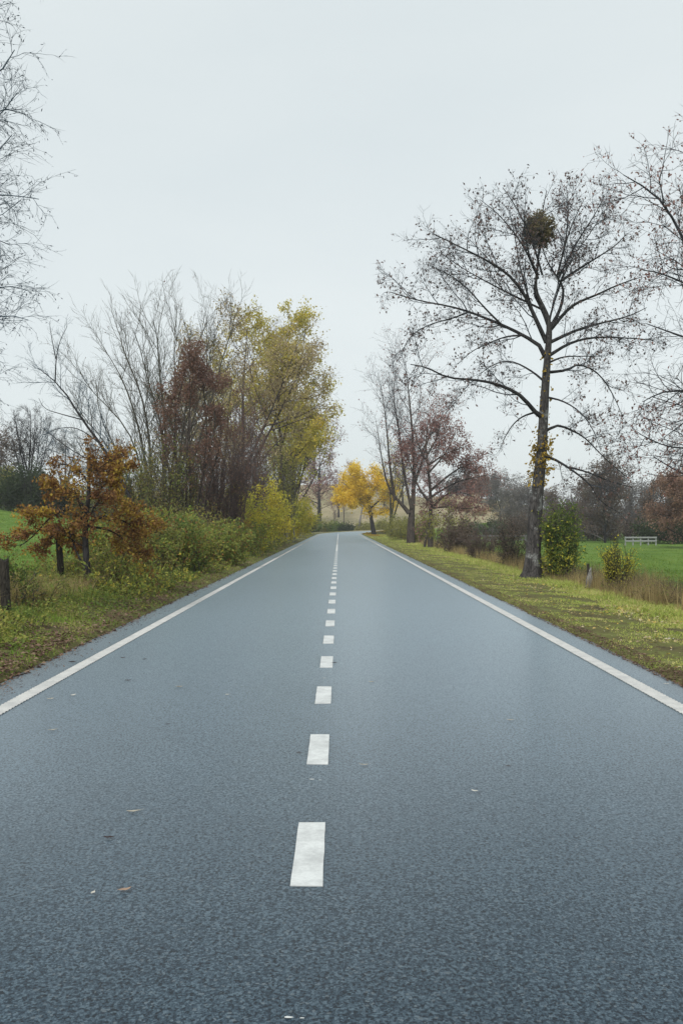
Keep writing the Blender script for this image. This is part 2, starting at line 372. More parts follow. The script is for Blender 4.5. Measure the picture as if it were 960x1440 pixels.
def grow(par, lv, rg):
    """children on every polyline of par = (pts N,P,3 ; rad N,P ; length N)"""
    pts, rad, L = par; n_, P, _ = pts.shape
    k = lv['n']; t0, t1 = lv.get('t', (0.25, 1.0))
    # longer parents bear more
    cnt = np.maximum(1, np.round(k * (L / L.mean()) ** lv.get('np', 0.6) * rg.uniform(.75, 1.25, n_))).astype(int)
    idx = np.repeat(np.arange(n_), cnt)
    first = np.concatenate([[0], np.cumsum(cnt)[:-1]]); kk = np.arange(len(idx)) - first[idx]
    tt = t0 + (t1 - t0) * (kk + rg.uniform(0, 1, len(idx))) / cnt[idx]
    f = np.clip(tt, 0, .999) * (P - 1); i0 = f.astype(int); w_ = (f - i0)[:, None]
    base = pts[idx, i0] * (1 - w_) + pts[idx, i0 + 1] * w_
    T = nrm(pts[idx, i0 + 1] - pts[idx, i0]); rp = rad[idx, i0] * (1 - w_[:, 0]) + rad[idx, i0 + 1] * w_[:, 0]
    Q = nrm(np.cross(T, rg.normal(size=T.shape)))
    a = np.radians(rg.normal(lv.get('ang', 45), lv.get('asd', 12), len(idx)))[:, None]
    D = np.cos(a) * T + np.sin(a) * Q
    D = D * np.array([1, 1, lv.get('flat', 1.0)]); D[:, 2] += lv.get('bias', 0.0); D = nrm(D)
    if 'L' in lv: ln = lv['L'] * rg.uniform(.6, 1.35, len(idx))
    else: ln = L[idx] * lv.get('r', .45) * rg.uniform(.65, 1.3, len(idx))
    ln = ln * (1 - lv.get('tap', 0.45) * tt)
    if lv.get('dome'): ln = ln * np.clip(np.sin(np.pi * np.clip((tt - t0) / (t1 - t0) * .8 + .2, 0, 1)), .35, 1)
    PP = lv.get('P', 5); out_ = np.zeros((len(idx), PP, 3)); out_[:, 0] = base
    d = D.copy(); st = (ln / (PP - 1))[:, None]
    for j in range(1, PP):
        d = nrm(d + rg.normal(0, lv.get('wob', .15), d.shape) + np.array([0, 0, lv.get('up', 0.05)]))
        out_[:, j] = out_[:, j - 1] + d * st
    rb = np.minimum(rp * .75, ln * lv.get('rk', .012) + .001); rb = np.maximum(rb, lv.get('rmin', .0028))
    rt = np.maximum(rb * lv.get('tip', .3), lv.get('rmin', .0028) * .8)
    R_ = rb[:, None] * (1 - np.linspace(0, 1, PP)[None]) + rt[:, None] * np.linspace(0, 1, PP)[None]
    return out_, R_, ln
def leaves(tw, n_per, size, rg, droop=0.2, spread=.05, t0=.2, keep=None, aspect=.55, flatz=0.0, curl=.25):
    pts = tw[0]; n_, P, _ = pts.shape
    m_ = int(n_ * n_per); idx = rg.integers(0, n_, m_)
    f = rg.uniform(t0, .999, m_) * (P - 1); i0 = f.astype(int); w_ = (f - i0)[:, None]
    c = pts[idx, i0] * (1 - w_) + pts[idx, i0 + 1] * w_ + rg.normal(0, spread, (m_, 3))
    if keep is not None: c = c[keep(c, rg)]
    return leaf_quads(c, size, rg, droop, aspect, flatz, curl)
def leaf_quads(c, size, rg, droop=.2, aspect=.55, flatz=0.0, curl=.25, lean=None):
    m_ = len(c)
    d = rg.normal(size=(m_, 3)); d[:, 2] = d[:, 2] * (1 - flatz) - droop * 2; d = nrm(d)
    r = rg.normal(size=(m_, 3))
    if flatz: r = r + np.array([0, 0, 4 * flatz]) 
    nn = nrm(np.cross(d, np.cross(r, d))); s_ = np.cross(d, nn)
    L_ = size * rg.uniform(.55, 1.35, (m_, 1)); w_ = L_ * aspect
    a = c; b = c + d * L_ * .5 + s_ * w_ * .5 + nn * w_ * curl; e = c + d * L_; g = c + d * L_ * .5 - s_ * w_ * .5 + nn * w_ * curl
    V = np.stack([a, b, e, g], 1).reshape(-1, 3); i = np.arange(m_) * 4
    t_ = np.concatenate([np.stack([i, i + 1, i + 2], -1), np.stack([i, i + 2, i + 3], -1)])
    return V, t_
def patch(sc, lo, seed=0):
    """keep leaves only where a soft 3-D pattern is high, so the crown has gaps and clumps"""
    def f(c, rg):
        v_ = (vn(c[:, 0] * sc + seed, c[:, 2] * sc, 31 + seed) + vn(c[:, 1] * sc, c[:, 2] * sc + 7, 32 + seed)) * .5
        return v_ + rg.uniform(-.08, .08, len(c)) > lo
    return f
def plant(name, label, cat, loc, stems, levels, seed, bark, twig, leaf=None, group=None, hero=None, split=1, extra=None, names=('trunk', 'branches', 'foliage'), sides0=7):
    """stems: list of (K,4) local points with radius; levels grown on them; leaves on the last level"""
    rg = np.random.default_rng(seed)
    P0 = 12 if hero is None else hero
    A = [resample(s_, P0) for s_ in stems]
    pts = np.stack([a[:, :3] for a in A]); rad = np.stack([a[:, 3] for a in A])
    L = np.linalg.norm(np.diff(pts, axis=1), axis=2).sum(1)
    gens = [(pts, rad, L)]
    for lv in levels:
        src = gens[-1]
        if lv.get('from') is not None:
            src = gens[lv['from']]
        lv = dict(lv)
        if lv is not None and len(gens) == len(levels): lv['P'] = 2 if loc[1] > 58 else 3
        elif len(gens) == len(levels) - 1 and loc[1] > 58: lv['P'] = 3
        gens.append(grow(src, lv, rg))
    root = empty(name, loc)
    tag(root, label, cat, group)
    if len(stems) <= 30 and (loc[1] < 90 or len(stems) <= 9):       # every trunk, limb or stem a part of its own
        for i in range(len(stems)):
            nm = {'limb': 'limb', 'stems': 'stem'}.get(names[0]) or ('trunk' if i == 0 else 'limb')
            V, q = tubes(gens[0][0][i:i + 1], gens[0][1][i:i + 1], sides0); link(nm, mesh(nm, V, q, smooth=True), bark, root)
    else:
        V, q = tubes(gens[0][0], gens[0][1], sides0); tag(link(names[0], mesh(names[0], V, q, smooth=True), bark, root), kind='stuff')
    if len(gens) > split:
        tr = [tubes(g_[0], g_[1], 4 if i == 0 and loc[1] < 58 else 3) for i, g_ in enumerate(gens[split:-1])]
        sv, sq, st_ = spikes(gens[-1][0], gens[-1][1] * 1.15)
        if tr:
            V, q = cat_parts(tr); o_ = len(V); V = np.concatenate([V, sv]); q = np.concatenate([q, sq + o_]); st_ = st_ + o_
        else: V, q = sv, sq
        tag(link(names[1], mesh(names[1], V, q, st_, smooth=True), twig, root), kind='stuff')
    if leaf:
        for lf in (leaf if isinstance(leaf, list) else [leaf]):
            lf = dict(lf); lm = lf.pop('mat'); nm = lf.pop('name', names[2]); src = lf.pop('gen', -1)
            V, t_ = leaves(gens[src], rg=rg, **lf)
            if len(V): tag(link(nm, mesh(nm, V, tris=t_), lm, root), kind='stuff')
    if extra: extra(root, gens, rg)
    return root
def copy_tree(o, loc, rz, sc, label):
    c = o.copy(); COL.objects.link(c); c.location = loc; c.rotation_euler = (0, 0, rz); c.scale = sc if isinstance(sc, tuple) else (sc, sc, sc); c['label'] = label
    for ch in list(o.children):
        d = ch.copy(); COL.objects.link(d); d.parent = c
    return c
def stem(pts, r0, r1):
    """polyline of (x,y,z) with the radius running from r0 to r1"""
    pts = np.asarray(pts, float); f = np.linspace(0, 1, len(pts))[:, None]
    f = f ** .72
    return np.concatenate([pts, r0 * (1 - f) + r1 * f], 1)
def traced(pxs, Y, loc, r0, r1, dy=0.0, curve=0.0):
    """a limb read off the photograph: columns and rows at distance Y, leaning dy metres away over its length"""
    n_ = len(pxs); o = []
    for i, (a, b) in enumerate(pxs):
        f = i / max(1, n_ - 1); yy = Y + dy * (f ** 1.2) + curve * math.sin(f * math.pi)
        o.append((X(a, yy) - loc[0], yy - loc[1], EYE - (b - VY) / F * yy - loc[2]))
    return stem(o, r0, r1)
def fan(n_, h, spread, r, rg, base=.15, lean=(0, 0), wob=.06, hv=.42):
    """n stems rising from one stool"""
    o = []
    for i in range(n_):
        a = rg.uniform(0, 2 * np.pi); s_ = spread * math.sqrt(rg.uniform(0.02, 1)); hh = h * rg.uniform(1 - hv, 1.0) * (1 - .3 * (s_ / max(spread, .01)) ** 2)
        b = np.array([math.cos(a), math.sin(a)]) * base * rg.uniform(.2, 1)
        e = np.array([math.cos(a), math.sin(a)]) * s_ * h + np.array(lean) * h
        pl = [(b[0], b[1], -.15)]
        for j in range(1, 5):
            f = j / 4; q_ = b + (e - b) * f ** 1.1 + rg.normal(0, wob * h * .25, 2); pl.append((q_[0], q_[1], hh * f))
        o.append(stem(pl, r * rg.uniform(.6, 1), r * .18))
    return o

# leaf materials
M_RUST = leaf_mat('leaves_rust', [(0.060, 0.032, 0.024), (0.13, 0.062, 0.034), (0.22, 0.105, 0.045), (0.34, 0.19, 0.055), (0.52, 0.37, 0.06)], 1.9)
M_RED = leaf_mat('leaves_dark_red', [(0.159, 0.091, 0.091), (0.268, 0.146, 0.134), (0.390, 0.220, 0.189)], .7)
M_BEECH = leaf_mat('leaves_copper', [(0.10, 0.060, 0.050), (0.19, 0.105, 0.080), (0.28, 0.165, 0.120)], .8)
M_HERO = leaf_mat('leaves_withered', [(0.075, 0.075, 0.088), (0.13, 0.105, 0.105), (0.24, 0.145, 0.125)], .5)
M_MAPLE = leaf_mat('leaves_olive_gold', [(0.293, 0.201, 0.110), (0.403, 0.317, 0.098), (0.512, 0.464, 0.085), (0.830, 0.634, 0.098)], .45)
M_OLIVE = leaf_mat('leaves_olive', [(0.165, 0.165, 0.057), (0.264, 0.264, 0.074), (0.362, 0.346, 0.083)], .6)
M_YEL = leaf_mat('leaves_bright_yellow', [(0.62, 0.40, 0.02), (0.82, 0.56, 0.03), (0.90, 0.68, 0.08)], .35)
M_YSH = leaf_mat('leaves_yellow_green', [(0.146, 0.183, 0.037), (0.317, 0.342, 0.055), (0.537, 0.500, 0.061), (0.732, 0.573, 0.073)], .6)
M_BRAM = leaf_mat('leaves_bramble', [(0.06, 0.11, 0.035), (0.12, 0.19, 0.05), (0.24, 0.29, 0.06), (0.42, 0.37, 0.09)], .9)
M_BROLIVE = leaf_mat('leaves_brown_olive', [(0.10, 0.065, 0.035), (0.20, 0.125, 0.055), (0.27, 0.25, 0.07), (0.22, 0.29, 0.07)], 1.2)
M_RUSTY = leaf_mat('leaves_pale_rust', [(0.14, 0.085, 0.065), (0.25, 0.15, 0.11), (0.36, 0.23, 0.16)], .6)
M_TAN = leaf_mat('leaves_faded_tan', [(0.244, 0.171, 0.140), (0.366, 0.268, 0.195), (0.464, 0.366, 0.207), (0.512, 0.439, 0.171)], .5)
M_DKGR = leaf_mat('leaves_dark_green', [(0.022, 0.040, 0.018), (0.045, 0.070, 0.028), (0.07, 0.095, 0.035)], .3)
M_GRSH = leaf_mat('leaves_fresh_green', [(0.047, 0.088, 0.024), (0.101, 0.162, 0.034), (0.189, 0.243, 0.047)], .9)
M_IVY = leaf_mat('leaves_golden_ivy', [(0.12, 0.085, 0.02), (0.30, 0.20, 0.03), (0.52, 0.35, 0.045)], 2.0)
M_MIST = leaf_mat('leaves_mistletoe', [(0.10, 0.085, 0.045), (0.19, 0.16, 0.085), (0.30, 0.25, 0.14)], 3.0)
M_SLATE = leaf_mat('leaves_willow', [(0.050, 0.065, 0.085), (0.075, 0.095, 0.115)], 1.0)
M_GREYL = leaf_mat('leaves_grey_brown', [(0.13, 0.125, 0.12), (0.22, 0.20, 0.18)], .5)
M_DRY = leaf_mat('dry_stalks', [(0.11, 0.080, 0.035), (0.30, 0.225, 0.10), (0.52, 0.41, 0.20)], 1.6)
M_BRUSH = leaf_mat('leaves_dead_brown', [(0.075, 0.055, 0.045), (0.13, 0.095, 0.075), (0.20, 0.15, 0.11)], .9)

def base(px, y, dz=0.0):
    x = X(px, y); return (x, y, g1(x, y) + dz)

# ---- the big tree on the right verge
HY = 31.3; HL = base(748, HY)
def TR(p_, r0, r1, dy=0.0, cv=0.0): return traced([(764 + (a - 764) * .975, 520 + (b - 520) * .95) for a, b in p_], HY, HL, r0 * 1.2, r1 * 1.1, dy, cv)
trunk = traced([(747, 815), (748, 800), (751, 740), (755, 690), (761, 640), (765, 560), (769, 505), (773, 455), (764, 432), (752, 409), (754, 384)], HY, HL, .24, .10)
trunk[:, 3] = [.38, .265, .215, .195, .165, .135, .11, .080, .055, .045, .035]
limbs = [
    TR([(764, 592), (751, 583), (731, 556), (699, 542), (671, 535), (625, 533), (596, 516), (572, 512)], .075, .012, -1.6),
    TR([(766, 500), (763, 487), (735, 469), (703, 453), (657, 434), (625, 425), (584, 418), (543, 405)], .07, .012, 1.2),
    TR([(768, 480), (749, 437), (735, 405), (712, 377), (690, 363), (667, 350), (639, 336), (604, 318)], .065, .012, -.8),
    TR([(771, 455), (761, 427), (749, 409), (754, 382), (756, 354), (759, 320), (762, 285), (768, 255)], .06, .010, .4),
    TR([(773, 458), (788, 432), (794, 400), (783, 382), (770, 363), (762, 340)], .055, .012, .6),
    TR([(790, 388), (818, 368), (841, 354), (868, 336), (884, 318)], .04, .010, 1.4),
    TR([(774, 460), (804, 423), (841, 409), (868, 395), (903, 383)], .055, .010, -1.2),
    TR([(772, 480), (813, 460), (850, 450), (887, 441), (912, 428)], .05, .010, 1.8),
    TR([(770, 500), (804, 478), (841, 471), (887, 473), (925, 476)], .05, .010, -.6),
    TR([(767, 524), (800, 521), (812, 510), (841, 522), (862, 552), (878, 590)], .045, .009, 1.5),
    TR([(763, 613), (785, 600), (800, 608), (822, 618), (850, 650), (885, 680)], .045, .009, .9),
    TR([(760, 646), (780, 652), (807, 670), (832, 690), (845, 716), (874, 732)], .045, .009, -1.2),
    TR([(800, 664), (830, 672), (860, 686), (892, 694)], .03, .008, -.5),
    TR([(749, 437), (738, 400), (728, 362), (722, 318), (712, 278)], .035, .008, 1.0),
    TR([(735, 469), (712, 470), (690, 478), (660, 492), (640, 512)], .03, .008, 1.0),
    TR([(783, 382), (792, 345), (804, 305), (822, 268)], .03, .008, -1.0),
    TR([(756, 385), (735, 335), (700, 290), (672, 268)], .032, .008, .8), TR([(762, 380), (745, 320), (722, 275), (705, 250)], .03, .008, -.9), TR([(785, 385), (812, 330), (838, 290), (852, 262)], .03, .008, .8), TR([(783, 382), (796, 330), (800, 280), (796, 248)], .03, .008, 1.5),
    TR([(756, 380), (742, 350), (735, 310), (738, 265)], .03, .008, -1.4),
    TR([(768, 540), (745, 520), (715, 505), (690, 512), (668, 530)], .035, .008, 2.2),
    TR([(770, 510), (792, 500), (818, 500), (848, 500)], .03, .008, -2.4),
    TR([(703, 453), (680, 430), (655, 400), (628, 378), (600, 366)], .03, .008, -1.4),
    TR([(751, 583), (730, 590), (712, 610), (700, 640)], .03, .007, .8),
    TR([(766, 560), (790, 565), (815, 580), (835, 606), (846, 640)], .03, .007, -1.6),
    TR([(768, 470), (775, 430), (800, 360), (830, 320), (850, 285)], .035, .008, 2.0),
    TR([(760, 430), (700, 400), (650, 372), (612, 345)], .03, .008, 2.4),
    TR([(657, 434), (630, 445), (600, 452), (570, 470), (560, 495)], .025, .007, -.6),
]
def hero_extra(root, gens, rg):
    # trunk as a part of its own, fluted and flared at the root
    a = resample(trunk, 46); pts = a[None, :, :3]; rad = a[None, :, 3]
    V, q = tubes(pts, rad, 22)
    ctr = np.repeat(a[:, :3], 22, 0); d = V - ctr; an = np.arctan2(d[:, 1], d[:, 0]); z = V[:, 2]
    fl = 1 + .16 * np.cos(an * 5 + z * .3) * np.exp(-np.maximum(z, 0) / .5) + .10 * (vn(an * 2.2 + 9, z * 2.5, 5) - .5) + .12 * (vn(an * 4.5 + 30, z * 6, 6) - .5)
    V = ctr + d * fl[:, None]
    link('trunk', mesh('trunk', V, q, smooth=True), B_HERO, root)
    # golden ivy wrapped round the trunk
    m_ = 2100; z = rg.uniform(2.9, 7.4, m_); keep = rg.uniform(0, 1, m_) < np.exp(-((z - 3.75) / .62) ** 2) + .05; z = z[keep]
    cx = np.interp(z, a[:, 2], a[:, 0]); cy = np.interp(z, a[:, 2], a[:, 1]); r = np.interp(z, a[:, 2], a[:, 3])
    an = rg.uniform(0, 2 * np.pi, len(z)); rr = r + np.abs(rg.normal(0, .13, len(z))) * np.where(z < 4.6, 1, .4)
    c_ = np.stack([cx + np.cos(an) * rr, cy + np.sin(an) * rr, z], -1)
    V, t_ = leaf_quads(c_, .10, rg, .3, .75)
    iv = link('ivy', mesh('ivy', V, tris=t_), M_IVY, root); iv['label'] = 'yellow ivy leaves wrapped round the middle of the trunk'
plant('big_tree', 'tallest nearly bare tree on the right verge, broad crown and yellow ivy on its trunk', 'tree', HL, limbs,
      [dict(n=11, t=(.12, 1), ang=42, r=.31, up=.05, wob=.17, P=6, tap=.35, rk=.011),
       dict(n=7, t=(.15, 1), ang=45, r=.48, up=.06, wob=.2, P=5, rk=.010),
       dict(n=4, t=(.2, 1), ang=48, L=.38, up=.03, wob=.24, P=4, tap=.2, rmin=.003)],
      11, B_DARK, B_BLUEGREY, leaf=[dict(mat=M_HERO, n_per=.8, size=.095, droop=.5, spread=.03, t0=.3, keep=patch(.5, .15, 3))],
      hero=14, split=1, extra=hero_extra, names=('limb', 'branches', 'foliage'), sides0=7)

# ---- mistletoe ball in its crown
def mistletoe():
    L_ = (X(758, HY + .2), HY + .2, EYE - (322 - VY) / F * HY); rg = np.random.default_rng(4)
    st = []
    for i in range(110):
        d = nrm(rg.normal(size=3) + np.array([0, 0, .05])); h = .47 * rg.uniform(.8, 1.04) * (1.1 if d[2] > 0 else .95)
        st.append(stem([(0, 0, 0), tuple(d * h * .5 + rg.normal(0, .02, 3)), tuple(d * h)], .008, .004))
    plant('mistletoe_ball', 'round dark clump of mistletoe lodged high in the crown of the tallest tree', 'mistletoe', L_, st,
          [dict(n=5, t=(.3, 1), ang=38, L=.22, wob=.15, P=4, tap=.1, up=0, np=0, rmin=.005)], 4, B_TWIG, B_TWIG,
          leaf=dict(mat=M_MIST, n_per=11, size=.075, spread=.022, t0=.1, droop=.05), hero=4, names=('stems', 'twigs', 'foliage'), sides0=4)
mistletoe()

# ---- tree standing just outside the right of the frame, its limbs reaching in
RY = 18.0; RL = (7.6, RY, g1(7.6, RY))
def T4(p_, r0, r1, dy=0.0): return traced([(a + 18, b + 30) for a, b in p_], RY, RL, r0, r1, dy)
plant('sparse_red_tree', 'near bare tree with sparse dark red leaves, its limbs reaching in from the right edge', 'tree', RL,
      [stem([(0, 0, -.2), (.05, 0, 1.5), (-.05, .1, 3.5), (.1, 0, 6), (0, 0, 7.6)], .22, .03),
       T4([(1060, 480), (1010, 410), (960, 345), (932, 285), (910, 249), (877, 226), (858, 216)], .05, .008),
       T4([(1065, 500), (1010, 470), (960, 450), (923, 437), (890, 425)], .045, .008, .8),
       T4([(1060, 560), (1010, 530), (965, 520), (914, 519), (885, 535)], .04, .008, -.8),
       T4([(1060, 620), (1020, 640), (975, 650), (933, 633), (900, 612)], .04, .008, .5),
       T4([(1060, 420), (1010, 330), (980, 250), (962, 205), (950, 180)], .05, .008, .9),
       T4([(1060, 520), (1000, 500), (950, 560), (915, 585)], .035, .007, 1.1),
       T4([(1060, 500), (1000, 400), (950, 370), (905, 352), (885, 350)], .035, .007, -.9),
       T4([(1060, 600), (1005, 590), (960, 600), (920, 600), (880, 580)], .035, .007, -.5)],
      [dict(n=15, t=(.15, 1), ang=45, r=.32, up=.03, wob=.16, P=6, tap=.3, rk=.009),
       dict(n=8, t=(.2, 1), ang=45, r=.5, up=.0, wob=.2, P=5, tap=.2, rk=.009),
       dict(n=5, t=(.15, 1), ang=45, L=.26, up=-.03, wob=.2, P=4, tap=.1, rmin=.0024)],
      12, B_TWIG, B_TWIG, leaf=dict(mat=M_RED, n_per=1.1, size=.058, droop=.5, spread=.015, keep=patch(.9, .36, 5)), names=('limbs', 'branches', 'foliage'))

# ---- willow just outside the left of the frame
WY = 14.5; WL = (-6.4, WY, g1(-6.4, WY))
def TW(p_, r0, r1, dy=0.0): return traced([(a - 45, b) for a, b in p_], WY, WL, r0, r1, dy)
plant('slender_willow', 'bare willow with fine slate blue twigs reaching in from the upper left edge', 'tree', WL,
      [stem([(0, 0, -.2), (.1, 0, 2), (-.1, .1, 4), (0, 0, 6.5), (.1, 0, 10.5)], .2, .05),
       TW([(-140, 330), (-80, 190), (0, 129), (50, 100), (66, 70)], .030, .006),
       TW([(-140, 420), (-60, 330), (0, 267), (25, 233), (62, 190)], .027, .006, .5),
       TW([(-140, 350), (-60, 290), (0, 277), (54, 273), (100, 280)], .022, .005, -.5),
       TW([(-140, 520), (-70, 450), (0, 417), (46, 400), (84, 408)], .023, .005, .3),
       TW([(-140, 200), (-80, 80), (-20, 20), (30, -20), (50, -60)], .030, .006, .7),
       TW([(-130, 260), (-70, 150), (0, 60), (30, 10), (62, -30)], .03, .005, -.7),
       TW([(-130, 600), (-70, 540), (-10, 480), (30, 440), (42, 380)], .026, .005, .8),
       TW([(-130, 380), (-60, 250), (-5, 200), (40, 170), (70, 130)], .026, .005, -.9),
       TW([(-130, 600), (-60, 520), (0, 510), (30, 500)], .022, .005, -.3), TW([(-140, 560), (-60, 500), (0, 465), (50, 440), (85, 450)], .022, .005, -.6), TW([(-140, 640), (-60, 590), (0, 560), (40, 530)], .022, .005, .6), TW([(-140, 300), (-60, 200), (0, 170), (60, 150), (80, 160)], .024, .005, .4),
       TW([(-140, 500), (-60, 380), (-5, 350), (30, 330), (60, 345)], .024, .005, .2)],
      [dict(n=24, t=(.3, 1), ang=42, r=.19, up=-.02, wob=.14, P=6, tap=.3, rk=.006),
       dict(n=6, t=(.1, 1), ang=36, r=.6, up=-.06, wob=.16, P=5, tap=.2, rk=.006, rmin=.0022),
       dict(n=3, t=(.15, 1), ang=34, L=.24, up=-.05, wob=.16, P=4, tap=.1, rmin=.0018)],
      17, B_BLUE, B_BLUE, leaf=dict(mat=M_SLATE, n_per=1.5, size=.046, droop=.3, spread=.01, aspect=.28), names=('limbs', 'branches', 'foliage'))

# ---- left bank
OL = base(122, 21.0)
def TO(p_, r0, r1, dy=0.0): return traced(p_, 21.0, OL, r0, r1, dy)
plant('young_oak', 'small flat layered oak with rusty orange leaves behind the fence posts', 'tree', OL,
      [TO([(126, 835), (121, 780), (120, 730), (126, 700), (125, 660), (132, 640)], .095, .02),
       TO([(121, 735), (100, 712), (75, 722), (45, 757), (28, 768)], .035, .008, -.3),
       TO([(121, 740), (150, 722), (180, 735), (205, 752), (222, 748)], .03, .008, .2),
       TO([(122, 715), (100, 692), (82, 680), (68, 690)], .03, .008, .4), TO([(124, 700), (150, 680), (170, 668), (178, 650)], .03, .008, -.4),
       TO([(125, 680), (112, 660), (92, 652), (80, 655)], .025, .008, .2), TO([(126, 670), (148, 652), (168, 645)], .022, .008, .5),
       TO([(123, 760), (105, 748), (70, 752), (60, 775)], .025, .007, .6), TO([(123, 740), (160, 745), (185, 770), (200, 785)], .028, .007, .7),
       TO([(120, 800), (105, 770), (96, 742)], .03, .01, .2), TO([(124, 730), (140, 700), (158, 700), (185, 712)], .022, .007, -.6)],
      [dict(n=8, t=(.3, 1), ang=50, r=.36, up=.04, wob=.16, P=5, tap=.3, flat=.45, rk=.012),
       dict(n=7, t=(.15, 1), ang=50, r=.5, up=.02, wob=.2, P=4, tap=.1, flat=.6),
       ],
      21, B_DARK, B_DARK, leaf=dict(mat=M_RUST, n_per=24, size=.070, droop=.12, spread=.05, aspect=.6, t0=.0, keep=patch(2.2, .35, 2)))

rg0 = np.random.default_rng(77)
# bare many-stemmed willow
def multi(px, Y, hgt, n_, spread, r, lean, seed): return fan(n_, hgt, spread, r, np.random.default_rng(seed), .6, lean)
WL2 = base(222, 46)
def T2(p_, r0, r1, dy=0.0): return traced([(a, 760 + (b - 760) * .86) for a, b in p_], 46, WL2, r0, r1, dy)
plant('coppice_willow', 'bare grey willow fanning upward in many long stems, tallest behind the brambles on the left', 'tree', WL2,
      [T2([(212, 762), (205, 680), (190, 600), (167, 558), (124, 511), (108, 470)], 0.068, .008, -.5),
       T2([(218, 760), (203, 606), (179, 511), (160, 470), (143, 440)], 0.075, .008, .6),
       T2([(225, 760), (231, 640), (228, 570), (211, 511), (196, 440), (188, 415)], 0.075, .008, -.8),
       T2([(230, 762), (246, 620), (247, 511), (244, 440), (248, 398)], 0.068, .008, .6),
       T2([(232, 762), (250, 640), (262, 540), (272, 450), (292, 405)], 0.061, .008, 1.2),
       T2([(208, 764), (180, 670), (150, 600), (118, 560), (104, 530)], 0.061, .008, 1.3),
       T2([(215, 760), (212, 600), (200, 520), (170, 440), (168, 418)], .08, .012, 1.8),
       T2([(225, 760), (236, 600), (225, 500), (222, 430), (216, 400)], .08, .012, -1.6),
       T2([(232, 762), (270, 640), (300, 520), (318, 440), (330, 410)], .09, .012, 2.2),
       T2([(200, 765), (165, 690), (130, 640), (110, 600)], .07, .010, -1.0),
       T2([(235, 762), (262, 600), (290, 490), (300, 430)], .07, .010, -1.2),
       T2([(205, 765), (190, 690), (168, 620), (140, 560), (135, 500)], .07, .010, 2.0)],
      [dict(n=19, t=(.25, 1), ang=28, r=.27, up=.07, wob=.10, P=6, tap=.35, rk=.007),
       dict(n=8, t=(.1, 1), ang=26, r=.5, up=.05, wob=.12, P=5, tap=.2, rk=.006),
       dict(n=4, t=(.1, 1), ang=26, L=.5, up=.04, wob=.14, P=4, tap=.2, rmin=.0042)],
      22, B_WILLOW, B_WILLOW, leaf=dict(mat=M_BEECH, n_per=.08, size=.07, spread=.03), names=('stems', 'branches', 'foliage'))
# leaning tree
LLn = base(205, 38)
def T5(p_, r0, r1, dy=0.0): return traced(p_, 38, LLn, r0, r1, dy)
plant('leaning_bare_tree', 'thin dark bare tree leaning left over the orange oak with a forked top', 'tree', LLn,
      [T5([(212, 775), (180, 690), (145, 627), (115, 590), (95, 555), (77, 535), (55, 518)], .085, .012),
       T5([(78, 536), (79, 505), (84, 480), (95, 458)], .03, .008, .2), T5([(79, 505), (72, 470), (70, 452)], .02, .006, -.2),
       T5([(115, 590), (85, 582), (62, 575), (55, 560)], .025, .007, -.6), T5([(145, 627), (110, 600), (80, 602), (62, 612)], .025, .007, .5),
       T5([(130, 610), (128, 570), (112, 545)], .02, .006, .6), T5([(160, 660), (110, 640), (70, 610), (58, 600)], .03, .007, 1.2), T5([(170, 680), (135, 655), (90, 640), (60, 628)], .03, .006, 1.8)],
      [dict(n=9, t=(.3, 1), ang=42, r=.20, up=.05, wob=.14, P=6, tap=.3, rk=.009),
       dict(n=6, t=(.1, 1), ang=38, r=.5, up=.05, wob=.16, P=5, tap=.2, rk=.007),
       dict(n=4, t=(.1, 1), ang=36, L=.3, up=.04, wob=.16, P=4, tap=.2, rmin=.003)],
      23, B_DARK, B_BLUE, names=('stems', 'branches', 'foliage'))
# copper-leaved column and the dark thicket at its foot
HLc = base(268, 43)
def T6(p_, r0, r1, dy=0.0): return traced(p_, 43, HLc, r0, r1, dy)
st6 = [T6([(268 + a, 778), (268 + a * 1.3, 700), (266 + a * 1.6 + b, 600), (268 + b, 500 + c)], .07, .012, d) for a, b, c, d in
       ((-10, -8, 20, 0), (0, 0, 5, .8), (10, 12, 8, -.6), (16, 26, 25, 1.0), (-16, -18, 45, .4), (6, 30, 50, -1.), (-5, 6, 0, -1.2))]
plant('copper_hornbeam', 'upright tree with copper red leaves and greyish stems in the thicket', 'tree', HLc, st6,
      [dict(n=18, t=(.25, 1), ang=30, r=.17, up=.06, wob=.12, P=5, tap=.3, rk=.008),
       dict(n=8, t=(.1, 1), ang=36, r=.55, up=.03, wob=.16, P=4, tap=.2, rmin=.004)],
      24, B_BROWN, B_PURPLE, leaf=dict(mat=M_BEECH, n_per=22, size=.105, spread=.10, t0=.0, keep=lambda c, rg: rg.uniform(0, 1, len(c)) < np.clip((c[:, 2] - 3.0) / 3.5, .15, 1) * (vn(c[:, 0] * 1.2, c[:, 2] * 1.2, 3) > .28)), names=('stems', 'branches', 'foliage'))
def thicket(name, label, px, Y, h, n_, spread, seed, bark, twig, leaf=None, lean=(0, 0), r=.02, group=None, n1=9, n2=5, ang=22, cat='shrub', L2=.3, rmin=.004, up=.04, basew=.5):
    L_ = base(px, Y)
    return plant(name, label, cat, L_, fan(n_, h, spread, r, np.random.default_rng(seed), basew, lean),
                 [dict(n=n1, t=(.12, 1), ang=ang, r=.3, up=up, wob=.13, P=5, tap=.3, rk=.007, rmin=rmin),
                  dict(n=n2, t=(.1, 1), ang=ang + 8, L=L2, up=up, wob=.16, P=4, tap=.2, rmin=rmin)], seed, bark, twig, leaf, group, names=('stems', 'branches', 'foliage'), hero=7, sides0=4, )
